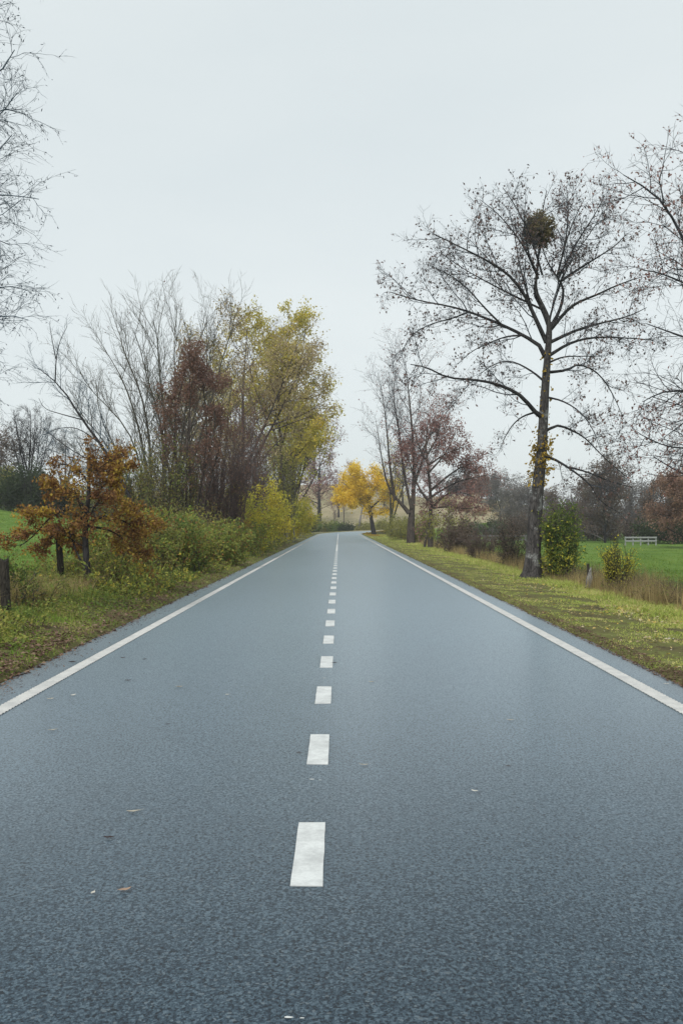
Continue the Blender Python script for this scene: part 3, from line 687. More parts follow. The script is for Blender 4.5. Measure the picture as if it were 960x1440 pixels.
thicket('bare_thicket', 'dense dark thicket of purplish bare stems leaning toward the road on the left', 312, 50, 6.3, 70, .22, 31, B_PURPLE, B_PURPLE,
        dict(mat=M_BEECH, n_per=1.4, size=.08, spread=.06), lean=(.06, 0), n1=10, n2=5, basew=1.0, r=.035)
thicket('bare_thicket', 'tall tangle of mossy grey stems standing behind the brambles on the left', 238, 43, 5.4, 42, .25, 32, B_MOSS, B_WILLOW,
        dict(mat=M_BROLIVE, n_per=3.0, size=.09, spread=.09), n1=11, n2=6, basew=1.4, r=.035)
thicket('bare_thicket', 'dark tangled undergrowth between the orange oak and the mossy stems', 190, 40, 3.6, 46, .3, 33, B_DARK, B_WILLOW,
        dict(mat=M_BROLIVE, n_per=3.0, size=.08, spread=.08), n1=10, n2=5, basew=1.5, r=.03)
thicket('bare_thicket', 'pale pinkish grey brushwood beside the yellow shrubs on the left', 345, 62, 9.5, 50, .16, 34, B_GREY, B_PURPLE,
        dict(mat=M_BEECH, n_per=1.6, size=.11, spread=.09), n1=13, n2=7, basew=1.2, r=.05, L2=.5, rmin=.005)

thicket('bare_thicket', 'brown leafless scrub between the mossy stems and the copper red tree', 262, 52, 6.0, 60, .3, 35, B_GREY, B_PURPLE,
        dict(mat=M_BROLIVE, n_per=2.0, size=.10, spread=.09), n1=10, n2=5, basew=2.0, r=.035, rmin=.005)
thicket('bare_thicket', 'greyish brown scrub filling the space below the golden crown', 385, 80, 8.5, 46, .25, 36, B_GREY, B_PURPLE,
        dict(mat=M_OLIVE, n_per=2.6, size=.15, spread=.15), n1=12, n2=6, basew=2.0, r=.05, L2=.5, rmin=.007)
thicket('bare_thicket', 'tall mossy scrub behind the orange oak, left end of the thicket', 170, 45, 4.6, 46, .28, 37, B_MOSS, B_WILLOW,
        dict(mat=M_BROLIVE, n_per=2.0, size=.09, spread=.09), n1=11, n2=5, basew=1.6, r=.035)
# olive-gold maple, the tallest leafy crown on the left
ML = base(392, 84)
def T7(p_, r0, r1, dy=0.0): return traced([(392 + (a - 392) * .90, 750 + (b - 750) * .88) for a, b in p_], 84, ML, r0, r1, dy)
plant('golden_maple', 'tallest leafy tree on the left with olive and golden yellow crown', 'tree', ML,
      [T7([(400, 752), (398, 700), (396, 620), (392, 560), (390, 505), (392, 462)], .24, .03),
       T7([(398, 640), (380, 570), (355, 490), (338, 430)], .13, .02, 1), T7([(396, 610), (415, 540), (428, 470), (434, 420)], .12, .02, -1),
       T7([(394, 570), (360, 540), (318, 495), (296, 455)], .10, .02, -1.5), T7([(397, 650), (425, 600), (445, 540), (450, 500)], .11, .02, 1.5),
       T7([(390, 540), (372, 470), (364, 415)], .08, .02, 2), T7([(390, 520), (405, 455), (412, 408)], .08, .02, -2),
       T7([(396, 620), (360, 600), (330, 560), (310, 530)], .08, .02, 2.5), T7([(397, 640), (430, 620), (455, 570)], .08, .02, -2.5)],
      [dict(n=13, t=(.25, 1), ang=45, r=.30, up=.06, wob=.14, P=6, tap=.3, rk=.010),
       dict(n=7, t=(.15, 1), ang=45, r=.5, up=.04, wob=.18, P=5, tap=.2, rk=.008),
       dict(n=4, t=(.1, 1), ang=45, L=.6, up=.03, wob=.2, P=4, tap=.2, rmin=.006)],
      25, B_DARK, B_PURPLE, leaf=dict(mat=M_MAPLE, n_per=15, size=.21, spread=.17, t0=.0, keep=patch(.55, .43, 4)), )

def tree(name, label, px, Y, h, seed, bark, twig, leaf=None, crown=.35, n0=9, t0=.3, r=.03, lean=(0, 0), group=None, n1=7, n2=5, ang=48, fork=0, up=.07, rmin=.006, L2=None, dz=0, cat='tree', rz=0):
    """one trunk, ascending limbs; crown = limb length over height"""
    rg = np.random.default_rng(seed); L_ = base(px, Y, dz)
    st = []
    pl = [(0, 0, -.3)]
    for j in range(1, 7):
        f = j / 6; pl.append((lean[0] * h * f + rg.normal(0, .012 * h) * f, lean[1] * h * f + rg.normal(0, .012 * h) * f, h * .93 * f))
    st.append(stem(pl, r * h, r * h * .12))
    for k_ in range(fork):
        a = rg.uniform(0, 2 * np.pi); b = rg.uniform(.12, .32); q0 = np.array(pl[1]) * (b / (1 / 6)) if b < 1 / 6 else np.array([lean[0] * h * b, lean[1] * h * b, h * .93 * b])
        e = np.array([math.cos(a), math.sin(a), 0]) * h * rg.uniform(.18, .3)
        st.append(stem([q0, q0 + e * .35 + [0, 0, .18 * h], q0 + e * .75 + [0, 0, .4 * h], q0 + e + [0, 0, h * (.86 - b)]], r * h * .6, r * h * .1))
    return plant(name, label, cat, L_, st,
                 [dict(n=n0, t=(t0, 1), ang=ang, L=crown * h, up=up, wob=.12, P=6, tap=.55, rk=.016),
                  dict(n=n1, t=(.2, 1), ang=42, r=.42, up=up * .7, wob=.16, P=5, tap=.3, rk=.010, rmin=rmin),
                  dict(n=n2, t=(.1, 1), ang=42, L=(L2 or .055 * h), up=.03, wob=.18, P=4, tap=.2, rmin=rmin)],
                 seed, bark, twig, leaf, group)
# roadside trees on the left, farther on
tree('roadside_tree', 'slim dark leaning tree with yellow green leaves at the yellow shrubs', 408, 92, 12.0, 41, B_DARK, B_PURPLE, dict(mat=M_YSH, n_per=3.0, size=.22, spread=.2, keep=patch(.5, .38, 6)), fork=2, lean=(.05, 0), r=.016, crown=.28)
tree('roadside_tree', 'olive leaved tree leaning right beyond the yellow shrubs on the left', 409, 108, 14.5, 42, B_MOSS, B_PURPLE, dict(mat=M_OLIVE, n_per=3.4, size=.24, spread=.25, keep=patch(.4, .36, 7)), fork=3, lean=(.05, 0), r=.016, crown=.28, n0=12)
tree('roadside_tree', 'purplish bare crown filling the gap right of the golden maple', 414, 122, 16, 43, B_BROWN, B_PURPLE, dict(mat=M_RED, n_per=1.6, size=.22, spread=.25, keep=patch(.4, .36, 8)), fork=3, lean=(.02, 0), r=.014, crown=.30, n0=13, rmin=.009)
tree('roadside_tree', 'grey twiggy tree with few leaves behind the thicket on the left', 338, 72, 16.4, 44, B_BROWN, B_PURPLE, dict(mat=M_TAN, n_per=8, size=.17, spread=.18, keep=patch(.4, .34, 8)), fork=3, lean=(.02, 0), r=.014, crown=.30, n0=14, rmin=.007)
tree('roadside_tree', 'greyish tree with dark forked trunk and faded leaves, middle of the left thicket', 302, 54, 9.6, 45, B_DARK, B_GREY, dict(mat=M_TAN, n_per=4, size=.13, spread=.14, keep=patch(.5, .36, 8)), fork=3, lean=(.10, 0), r=.013, crown=.28, n0=11, rmin=.005)
tree('old_oak', 'stout dark oak with reddish crown standing on the meadow beyond the bend', 449, 200, 16.0, 46, B_DARK, B_DARK, dict(mat=M_RED, n_per=4.5, size=.30, spread=.35, keep=patch(.25, .30, 9)), fork=0, r=.034, crown=.46, n0=24, t0=.24, rmin=.016, ang=62, up=.05)

oak_ = [o for o in bpy.data.objects if o.name == 'old_oak'][0]
for px, y, sc, lb in ((492, 232, .58, 'small faint bare tree on the hill left above the yellow tree'), (540, 225, .52, 'small faint bare tree on the hill directly right of the yellow crown'),
                      (566, 228, .62, 'faint brown tree on the hill behind the forked tree'), (476, 214, .5, 'small brown tree on the meadow between the stout oak and the yellow tree'), (604, 236, .6, 'faint brown tree on the hill behind the red leaved tree')):
    c = copy_tree(oak_, base(px, y), px * .7, (sc * .9, sc * .9, sc), lb); c['group'] = 'small bare trees on the hill'
def shrub(name, label, px, Y, h, wid, seed, leafm, twig=B_WILLOW, dens=9, size=.08, n_=16, n1=8, group=None, r=.014, ang=35, x=None, keep=.30, droop=.1, kfreq=1.3, rmin=.003, cat='shrub', hv=.42, extra_leaf=None):
    L_ = base(px, Y)
    return plant(name, label, cat, L_, fan(n_, h * .92, wid / h * .55, r, np.random.default_rng(seed), wid * .3, hv=hv),
                 [dict(n=n1, t=(.08, 1), ang=ang, r=.30, up=.04, wob=.16, P=5, tap=.3, rk=.008, rmin=rmin),
                  dict(n=4, t=(.1, 1), ang=ang + 8, r=.5, up=.02, wob=.2, P=4, tap=.2, rmin=rmin)], seed, twig, twig,
                 [dict(mat=leafm, n_per=dens, size=size, spread=size * .9, t0=0, keep=patch(kfreq, keep, seed % 7), droop=droop)] + ([extra_leaf] if extra_leaf else []), group, names=('stems', 'branches', 'foliage'), hero=6, sides0=4)
XL = dict(mat=M_RUST, n_per=2.2, size=.09, spread=.08, t0=0, keep=patch(1.6, .52, 1)); GB = 'brambles along the left bank'
shrub('bramble', 'leafy green bramble mound rising behind the nearest dry grass on the left', 178, 25.5, 1.5, 2.1, 51, M_BRAM, dens=7, size=0.088, n_=26, group=GB, keep=.2, extra_leaf=XL)
shrub('bramble', 'green bramble mound at the foot of the mossy stems', 248, 30, 1.9, 3.0, 52, M_BRAM, dens=7, size=0.101, n_=34, group=GB, keep=.2, extra_leaf=XL)
shrub('bramble', 'bramble mound spilling toward the road below the copper tree', 300, 36.5, 1.7, 3.0, 53, M_BRAM, dens=7, size=0.115, n_=34, group=GB, keep=.2, extra_leaf=XL)
shrub('bramble', 'low bramble with brown leaves between the oak trunk and the stub post', 158, 24, 1.1, 1.7, 54, M_BROLIVE, dens=6, size=.06, n_=24, group=GB, keep=.25)
shrub('bramble', 'bramble mound at the foot of the dark purplish thicket', 338, 46, 1.8, 3.0, 55, M_BRAM, dens=6, size=.10, n_=30, group=GB, keep=.2, extra_leaf=XL)
shrub('bramble', 'dark bramble clump beside the nearest post at the left edge', 12, 16.2, .75, .9, 56, M_GRSH, dens=5, size=.05, n_=22, group=GB, keep=.25)
shrub('bramble', 'bramble thick with russet leaves filling the foot of the copper tree', 274, 41, 2.1, 2.6, 58, M_BROLIVE, dens=7, size=.10, n_=30, group=GB, keep=.2)
shrub('bramble', 'bramble between the stub post and the green mound', 200, 27.5, 1.7, 1.9, 57, M_BROLIVE, dens=7, size=0.095, n_=26, group=GB, keep=.25)
GY = 'yellow leaved shrubs along the left side of the road'
shrub('yellow_shrub', 'largest yellow shrub, nearest of those past the thicket on the left', 352, 58, 4.3, 4.0, 61, M_YSH, dens=10, size=.13, n_=26, group=GY, kfreq=.8, rmin=.005)
shrub('yellow_shrub', 'second yellow shrub from the thicket, brightest yellow', 381, 70, 4.6, 4.2, 62, M_YSH, dens=10, size=.15, n_=24, group=GY, kfreq=.7, rmin=.006)
shrub('yellow_shrub', 'yellow green shrub under the slim leaning tree', 401, 86, 4.6, 4.0, 63, M_YSH, dens=9, size=.17, n_=22, group=GY, kfreq=.6, rmin=.007)
shrub('yellow_shrub', 'pale green shrub farthest along the left side before the bend', 419, 108, 4.4, 4.0, 64, M_YSH, dens=9, size=.2, n_=22, group=GY, kfreq=.5, rmin=.008)
shrub('yellow_shrub', 'low olive shrub at the road edge where the bend starts', 433, 132, 3.0, 3.0, 65, M_OLIVE, dens=7, size=.2, n_=20, group=GY, kfreq=.5, rmin=.008)
shrub('yellow_shrub', 'low yellow brush in front of the largest yellow shrub', 350, 52, 2.5, 2.8, 66, M_YSH, dens=9, size=.11, n_=22, group=GY, kfreq=.9, rmin=.005)

# ---- centre and right, far to near
YL = base(523, 144)
def T9(p_, r0, r1, dy=0.0): return traced(p_, 144, YL, r0, r1, dy)
plant('yellow_tree', 'bright yellow tree with a dark slanting trunk at the bend', 'tree', YL,
      [T9([(526, 754), (521, 725), (517, 700), (512, 670)], .38, .08), T9([(521, 725), (505, 700), (490, 685), (482, 678)], .18, .04, 1), T9([(520, 715), (538, 700), (548, 688)], .16, .04, -1),
       T9([(519, 708), (505, 680), (498, 662)], .15, .04, -1.5), T9([(517, 705), (530, 680), (534, 668)], .15, .04, 1.5), T9([(521, 722), (536, 722), (548, 716)], .12, .03, .5), T9([(518, 705), (500, 700), (486, 700)], .12, .03, -2)],
      [dict(n=9, t=(.3, 1), ang=52, L=1.9, up=.03, wob=.14, P=5, tap=.3, rk=.012), dict(n=6, t=(.1, 1), ang=48, L=.9, up=.0, wob=.2, P=4, tap=.2, rmin=.01)],
      71, B_DARK, B_DARK, leaf=dict(mat=M_YEL, n_per=55, size=.27, spread=.30, t0=0, keep=patch(.5, .30, 2)))
R1 = base(577, 84.5)
def TA(p_, r0, r1, dy=0.0): return traced(p_, 84.5, R1, r0, r1, dy)
plant('forked_tree', 'bare tree forking low in several trunks, one sweeping left over the yellow tree', 'tree', R1,
      [TA([(577, 768), (577, 740), (579, 715), (581, 700), (582, 650), (579, 600), (574, 550), (570, 508)], .40, .012, 1), TA([(575, 722), (562, 706), (548, 692), (540, 665), (534, 630), (528, 590)], .20, .012, .3),
       TA([(555, 704), (548, 660), (545, 620), (540, 570), (534, 535)], .15, .012, -1), TA([(578, 715), (566, 660), (562, 610), (552, 560), (556, 520)], .14, .012, 1.5),
       TA([(580, 690), (596, 640), (606, 600), (618, 568)], .13, .012, 2), TA([(582, 660), (600, 620), (622, 585), (645, 560)], .10, .012, -1)],
      [dict(n=19, t=(.25, 1), ang=38, r=.28, up=.06, wob=.13, P=6, tap=.3, rk=.008),
       dict(n=8, t=(.15, 1), ang=40, r=.5, up=.05, wob=.16, P=5, tap=.2, rk=.008, rmin=.006),
       dict(n=4, t=(.1, 1), ang=40, L=.75, up=.04, wob=.18, P=4, tap=.2, rmin=.006)],
      72, B_BROWN, B_TWIG, leaf=dict(mat=M_RED, n_per=1.6, size=.14, spread=.12, keep=lambda c, rg: rg.uniform(0, 1, len(c)) < .25 + .75 * ss(-1, 1.5, c[:, 0])), names=('trunk', 'branches', 'foliage'))
R2 = base(603, 70)
def TB(p_, r0, r1, dy=0.0): return traced(p_, 70, R2, r0, r1, dy)
plant('red_leaved_tree', 'spreading tree with sparse dusky red leaves and twin stems right of the forked tree', 'tree', R2,
      [TB([(605, 774), (604, 740), (606, 710), (603, 670), (598, 630), (600, 600)], .22, .03), TB([(603, 705), (590, 690), (578, 660), (570, 630)], .11, .02, 1), TB([(606, 715), (625, 695), (645, 690), (668, 700)], .10, .02, -1),
       TB([(605, 690), (628, 670), (650, 655), (672, 650)], .10, .02, .8), TB([(602, 665), (625, 640), (640, 610)], .08, .02, -1.2), TB([(600, 650), (585, 620), (582, 598)], .08, .02, 1.6), TB([(600, 640), (615, 615), (618, 595)], .07, .02, 0), TB([(605, 700), (635, 680), (662, 672), (685, 668)], .08, .02, 1.6), TB([(604, 715), (632, 712), (655, 716), (675, 712)], .07, .02, -1.6), TB([(601, 655), (630, 635), (655, 628)], .07, .02, .4),
       TB([(596, 772), (602, 735), (606, 712)], .1, .05, .2)],
      [dict(n=11, t=(.25, 1), ang=48, r=.34, up=.03, wob=.15, P=6, tap=.3, rk=.010, flat=.7),
       dict(n=7, t=(.15, 1), ang=45, r=.5, up=.02, wob=.18, P=5, tap=.2, rk=.008, rmin=.006),
       dict(n=3, t=(.1, 1), ang=40, L=.5, up=.02, wob=.18, P=4, tap=.2, rmin=.005)],
      73, B_BROWN, B_TWIG, leaf=dict(mat=M_RED, n_per=6.5, size=.15, spread=.12, keep=patch(.6, .36, 3)))
tree('slim_tree', 'slim mossy tree between the yellow tree and the forked tree', 549, 118, 11.0, 74, B_MOSS, B_PURPLE, dict(mat=M_MAPLE, n_per=.9, size=.2, spread=.2), fork=2, r=.02, crown=.3, rmin=.008)
tree('leaning_sapling', 'pale bare sapling leaning right behind the yellow tree', 503, 186, 9.0, 75, B_GREY, B_PURPLE, None, lean=(.16, 0), r=.03, crown=.25, rmin=.011)
tree('leaning_sapling', 'thin bare sapling on the meadow just right of the stout oak', 484, 196, 9.5, 76, B_BROWN, B_PURPLE, None, lean=(-.03, 0), r=.014, crown=.25, rmin=.011)
tree('leaning_sapling', 'small bare sapling next to the stout oak trunk', 468, 190, 6.0, 77, B_BROWN, B_PURPLE, None, lean=(.08, 0), r=.014, crown=.35, rmin=.011)
protoH = {}; GBx = 'bushes lining the far side of the bend'
for i, (px, y, h, wd, mt, lb) in enumerate(((438, 186, 2.4, 4.5, M_GRSH, 'pale green bush at the left end of the hedge beyond the bend'), (455, 187, 2.6, 5, M_OLIVE, 'olive bush below the stout oak beyond the bend'),
        (470, 186, 2.2, 4, M_GRSH, 'grey green bush in the middle of the hedge beyond the bend'), (486, 185, 1.8, 3.0, M_DKGR, 'small dark bush in the hedge beyond the bend'), (512, 186, 2.0, 4.5, M_OLIVE, 'low olive bush beside the yellow trunk beyond the bend'), (535, 186, 2.2, 4.5, M_OLIVE, 'olive bush behind the yellow tree beyond the bend'), (420, 180, 3.0, 5, M_OLIVE, 'olive bush partly hidden by the roadside shrubs at the bend'))):
    if mt.name in protoH: o, h0 = protoH[mt.name]; c = copy_tree(o, base(px, y), 1.7 * i, (wd / 4.5, wd / 4.5, h / h0), lb); c['group'] = GBx; continue
    protoH[mt.name] = (shrub('bush', lb, px, y, h, wd, 80 + i, mt, dens=6, size=.3, n_=16, n1=6, group=GBx, kfreq=.5, rmin=.012), h)
GR = 'shrubs behind the right hand trees'
for i, (px, y, h, wd, mt, lb) in enumerate(((556, 124, 3.2, 4.5, M_OLIVE, 'olive shrub behind the yellow tree trunk'), (566, 100, 3.2, 3.6, M_OLIVE, 'olive shrub left of the forked trunk'), (590, 86, 2.8, 3.0, M_OLIVE, 'olive shrub between forked tree and red leaved tree'),
        (622, 66, 3.4, 3.2, M_OLIVE, 'tall olive brown shrub right of the red leaved tree'), (640, 60, 2.4, 2.6, M_BRUSH, 'brown twiggy shrub next to the small dark post'))):
    shrub('shrub', lb, px, y, h, wd, 90 + i, mt, dens=4.5, size=.15, n_=20, n1=8, group=GR, kfreq=.7, rmin=.006, keep=.36)
GD = 'dead brown shrubs in the dry grass'
shrub('dead_shrub', 'purplish brown dead shrub, left of the two in the dry grass', 676, 49, 1.8, 2.1, 97, M_BRUSH, B_PURPLE, dens=4, size=.06, n_=40, group=GD, rmin=.005)
shrub('dead_shrub', 'dark brown dead shrub close to the trunk of the tallest tree', 722, 40, 1.9, 1.5, 98, M_BRUSH, B_DARK, dens=4, size=.06, n_=34, group=GD, rmin=.004)
shrub('tall_shrub', 'dense upright shrub with yellow lower leaves behind the tallest tree trunk', 790, 31.0, 2.5, 1.15, 99, M_GRSH, B_DARK, dens=4.2, size=.075, n_=40, n1=9, keep=.36, ang=24, hv=.6, extra_leaf=dict(mat=M_YSH, n_per=1.6, size=.085, spread=.09, t0=0, keep=lambda c, rg: rg.uniform(0, 1, len(c)) < 1.1 - ss(.5, 2.0, c[:, 2])))
shrub('tall_shrub', 'small willowy shrub with yellow green tips at the right field edge', 868, 25.5, 1.5, .9, 100, M_YSH, B_MOSS, dens=1.6, size=.05, n_=48, n1=9, keep=.3, ang=18)

# ---- far tree belt at right, behind the field
GF = 'trees along the far side of the right field'
farT = [(742, 128, 8.5, B_GREY, 'greyish bare tree at the belt end left of the tallest trunk', None), (703, 150, 9.2, B_GREY, 'pale grey twiggy tree where the hill meets the tree belt', None), (722, 140, 9.4, B_GREY, 'grey bare tree just left of the tallest trunk in the distance', None),
        (775, 118, 7.5, B_PURPLE, 'low dark tree in the belt right of the tall shrub', None), (800, 112, 7.4, B_GREY, 'rounded bare tree in the belt above the post', M_BRUSH), (850, 100, 8.3, B_GREY, 'brownish round crowned tree on a single trunk at the field edge', M_BRUSH),
        (826, 122, 8.5, B_DARK, 'dark tree of the belt left of the reddish crown', M_BRUSH), (880, 124, 9.0, B_DARK, 'dark bluish tree of the belt above the pale rail fence', None), (905, 128, 9.0, B_GREY, 'bare tree of the belt right above the pale rail fence', None), (935, 120, 9.0, B_DARK, 'dark tree between the pale rail fence and the copper beech', M_BRUSH), (960, 118, 9.5, B_DARK, 'dark tree behind the copper beech', M_OLIVE)]
protoT = {}
for i, (px, y, h, bk, lb, lf) in enumerate(farT):
    if i != 5: h *= .80
    key = (i % 3 if lf else 3 + i % 2) if i != 5 else 9
    if key in protoT:
        o, h0 = protoT[key]; c = copy_tree(o, base(px, y), 1.3 * i + .5, h / h0 * 1.0, lb); c['group'] = GF; continue
    o = tree('far_tree', lb, px, y, h, 120 + i, B_DARK if i > 2 else B_BROWN, bk, dict(mat=lf or M_GREYL, n_per=3.0 if lf else 1.2, size=.2, spread=.22, keep=patch(.4, .33, i)), fork=3, t0=.06, r=.018, crown=.36, n0=17, n1=9, n2=6, group=GF, rmin=.011, up=.04); protoT[key] = (o, h)
tree('copper_beech', 'broad copper red beech at the right edge beyond the field', 982, 78, 6.3, 131, B_DARK, B_DARK, dict(mat=M_RUSTY, n_per=13, size=.17, spread=.2), fork=3, t0=.1, r=.025, crown=.5, n0=17, rmin=.006, up=.02)
shrub('hill_tree', 'round brown crowned tree on top of the straw coloured hill', 668, 238, 6.2, 11, 132, M_BEECH, B_BROWN, dens=9, size=.45, n_=26, n1=8, rmin=.016, kfreq=.3, cat='tree', keep=.2)
shrub('hill_tree', 'small brown tree on the hill left of the round crowned one', 641, 244, 4.0, 8, 133, M_BRUSH, B_BROWN, dens=6, size=.45, n_=20, n1=7, rmin=.016, kfreq=.3, cat='tree', keep=.3)
rgh = np.random.default_rng(9); hp = None
for i in range(12):
    px = rgh.uniform(500, 720); y = rgh.uniform(200, 236)
    lb = 'small pale scrub bush dotted on the straw coloured hillside'
    if hp is None: hp = shrub('scrub_bush', lb, px, y, 1.9, 3.2, 175, M_TAN, B_GREY, dens=4, size=.3, n_=18, n1=6, group='scrub on the hillside', rmin=.014, kfreq=.4)
    else: c = copy_tree(hp, base(px, y), 1.3 * i, (rgh.uniform(.5, 1.2), rgh.uniform(.5, 1.2), rgh.uniform(.4, 1.3)), lb)
GU = 'dark undergrowth at the foot of the far tree belt'
und = [(770, 108, 'dark bush seen beside the tall shrub under the belt'), (795, 108, 'dark bush under the rounded bare tree'), (820, 110, 'dark bush under the belt above the weathered post'), (845, 112, 'dark bush behind the single trunk at the field edge'), (872, 116, 'dark bush at the left end of the pale rail fence'),
       (900, 118, 'dark bush directly behind the pale rail fence'), (930, 96, 'dark green bush right of the pale rail fence'), (958, 94, 'dark green bush at the right edge below the copper beech'), (745, 118, 'dark bush behind the tallest trunk in the distance'), (716, 122, 'dark bush in the distance left of the tallest trunk')]
protoB = {}
for i, (px, y, lb) in enumerate(und):
    key = 'green' if i in (6, 7) else i % 3
    if key in protoB: c = copy_tree(protoB[key], base(px, y), 1.1 * i, (1, 1, .85 + .07 * (i % 4)), lb); c['group'] = GU; continue
    protoB[key] = shrub('far_bush', lb, px, y, 3.8 if i < 6 else 3.2, 5.5, 140 + i, M_BRUSH if i not in (6, 7) else M_DKGR, B_DARK, dens=2.6, size=.2, n_=46, n1=8, group=GU, rmin=.012, kfreq=.4)
for i, (px, y, lb) in enumerate(((655, 110, 'small round grey green bush below the hill, left of the pair'), (689, 106, 'small round grey green bush below the hill, right of the pair'))):
    shrub('field_bush', lb, px, y, 2.5, 3.2, 155 + i, M_DKGR, B_GREY, dens=4, size=.16, n_=34, n1=8, group='two round bushes on the field below the hill', rmin=.008, kfreq=.6)

# ---- far left, beyond the field
tree('field_tree', 'bare many stemmed tree above the dark bushes at the far left field edge', 42, 96, 10.5, 160, B_DARK, B_DARK, None, fork=7, t0=.2, r=.015, crown=.30, n0=12, rmin=.009, ang=32, up=.1)
tree('field_tree', 'pinkish bare tree at the left edge beyond the field', 2, 104, 8.2, 161, B_BROWN, B_PURPLE, dict(mat=M_BRUSH, n_per=2, size=.2, spread=.2), fork=3, t0=.1, r=.015, crown=.34, n0=14, rmin=.010)
tree('field_tree', 'grey bare tree between the dark bushes and the orange oak in the distance', 92, 104, 9.5, 162, B_BROWN, B_GREY, None, fork=4, t0=.1, r=.015, crown=.34, n0=14, rmin=.010)
tree('field_tree', 'grey bare tree in the distance behind the orange oak crown', 135, 112, 9.5, 163, B_BROWN, B_GREY, None, fork=4, t0=.1, r=.015, crown=.34, n0=14, rmin=.010)
for i, (px, y, h, mt, lb) in enumerate(((45, 92, 5.2, M_DKGR, 'dark evergreen bush under the many stemmed field tree'), (22, 92, 4.2, M_DKGR, 'dark green bush left of the darkest one at the field edge'), (2, 95, 4.4, M_OLIVE, 'olive bush at the left edge beyond the field'), (75, 94, 3.6, M_DKGR, 'dark bush right of the many stemmed field tree'), (105, 96, 3.6, M_OLIVE, 'olive bush behind the orange oak at the field edge'), (150, 98, 4.4, M_BRUSH, 'brown bush behind the leaning tree at the field edge'))):
    shrub('field_bush', lb, px, y, h, 4.2, 170 + i, mt, B_DARK, dens=6, size=.2, n_=34, n1=8, group='bushes along the far edge of the left field', rmin=.010, kfreq=.4, keep=.25)
print('plants', round(time.time() - T0, 1), TRIS[0])

# ------------------------------------------------------------------ posts and fences
def post(label, px, y, h, r, seed, matl, tilt=(0, 0), group=None, top=None):
    rg = np.random.default_rng(seed); L_ = base(px, y)
    n_, P = 12, 12; a = np.arange(n_) * 2 * np.pi / n_
    z = np.linspace(-.2, h, P); rr = r * (1 - .12 * np.linspace(0, 1, P))
    V = []
    for j in range(P):
        q = rr[j] * (1 + .10 * (vn(a * 1.9 + seed, z[j] * 2 + a * 0, seed) - .5) * 2)
        V.append(np.stack([np.cos(a) * q + tilt[0] * z[j], np.sin(a) * q + tilt[1] * z[j], z[j] + (0.03 * np.sin(a * 2 + seed) if j == P - 1 else 0) * np.ones(n_)], -1))
    V = np.concatenate(V); q = [[j * n_ + i, j * n_ + (i + 1) % n_, (j + 1) * n_ + (i + 1) % n_, (j + 1) * n_ + i] for j in range(P - 1) for i in range(n_)]
    V = np.concatenate([V, [[tilt[0] * h, tilt[1] * h, h - .015]]]); b = (P - 1) * n_
    o = link('fence_post', mesh('fence_post', V, q, [[b + i, b + (i + 1) % n_, len(V) - 1] for i in range(n_)], smooth=False), matl, None, L_)
    tag(o, label, 'fence post', group); return o
W_DARK = bark_mat('wood_dark', (0.018, 0.016, 0.014), (0.070, 0.062, 0.050), scale=16)
W_PALE = bark_mat('wood_weathered', (0.14, 0.135, 0.13), (0.42, 0.41, 0.39), scale=14)
GP = 'old fence posts along the left bank'
post('nearest fence post at the left edge, thick and dark', 9, 14.6, .84, .075, 1, W_DARK, (-.03, 0), GP)
post('dark fence post in front of the orange oak, tilting slightly left', 87, 21.5, 1.02, .075, 2, W_DARK, (-.07, 0), GP)
post('broken brown stub post at the right side of the orange oak', 196, 30, 1.1, .09, 3, B_BROWN, (.02, 0), GP)
def stump():
    L_ = base(827, 26.5); root = empty('weathered_post', L_); tag(root, 'short weathered pale post with a dark top in the dry grass on the right', 'fence post')
    n_ = 14; P = 14; a = np.arange(n_) * 2 * np.pi / n_; V = []
    for j in range(P):
        f = j / (P - 1); z = -.1 + .62 * f; rr = .085 * (1 - .55 * f ** 1.6) + .02 * math.exp(-(f - .55) ** 2 * 18)
        q = rr * (1 + .25 * (vn(a * 1.5 + 3, a * 0 + z * 7, 4) - .5)); V.append(np.stack([np.cos(a) * q + .03 * f, np.sin(a) * q, z + (.05 * np.cos(a) if j == P - 1 else 0) * np.ones(n_)], -1))
    V = np.concatenate(V); q = [[j * n_ + i, j * n_ + (i + 1) % n_, (j + 1) * n_ + (i + 1) % n_, (j + 1) * n_ + i] for j in range(P - 1) for i in range(n_)]
    link('weathered_base', mesh('weathered_base', V, q, [[(P - 1) * n_, (P - 1) * n_ + i, (P - 1) * n_ + i + 1] for i in range(1, n_ - 1)], smooth=True), W_PALE, root)
    V, q = tubes(np.array([[[-.01, 0, .3], [-.012, 0, .5], [-.01, 0, .66], [-.01, 0, .665]]]), np.array([[.04, .038, .034, .001]]), 8)
    link('dark_top', mesh('dark_top', V, q), W_DARK, root)
stump()
post('short black post beside the brown twiggy shrub on the right', 641, 60, .95, .08, 6, W_DARK)

def boxmesh(name, bx):
    V, q, o = [], [], 0
    for (cx, cy, cz, sx_, sy_, sz_) in bx:
        for dz in (-1, 1):
            for dx, dy in ((-1, -1), (1, -1), (1, 1), (-1, 1)): V.append((cx + dx * sx_ / 2, cy + dy * sy_ / 2, cz + dz * sz_ / 2))
        q += [[o, o + 3, o + 2, o + 1], [o + 4, o + 5, o + 6, o + 7]] + [[o + i, o + (i + 1) % 4, o + 4 + (i + 1) % 4, o + 4 + i] for i in range(4)]; o += 8
    return mesh(name, np.array(V), q)
WHITE = plain('rail_paint', (0.30, 0.31, 0.31), .7, .3, .1)
FL = base(900, 88); fr = empty('rail_fence', FL); tag(fr, 'low pale grey rail fence at the far side of the right field', 'fence')
wdt = X(922, 88) - X(879, 88)
for k_ in range(5): link('post', boxmesh('post', [(-wdt / 2 + wdt * k_ / 4, 0, .34, .10, .10, .88)]), WHITE, fr)
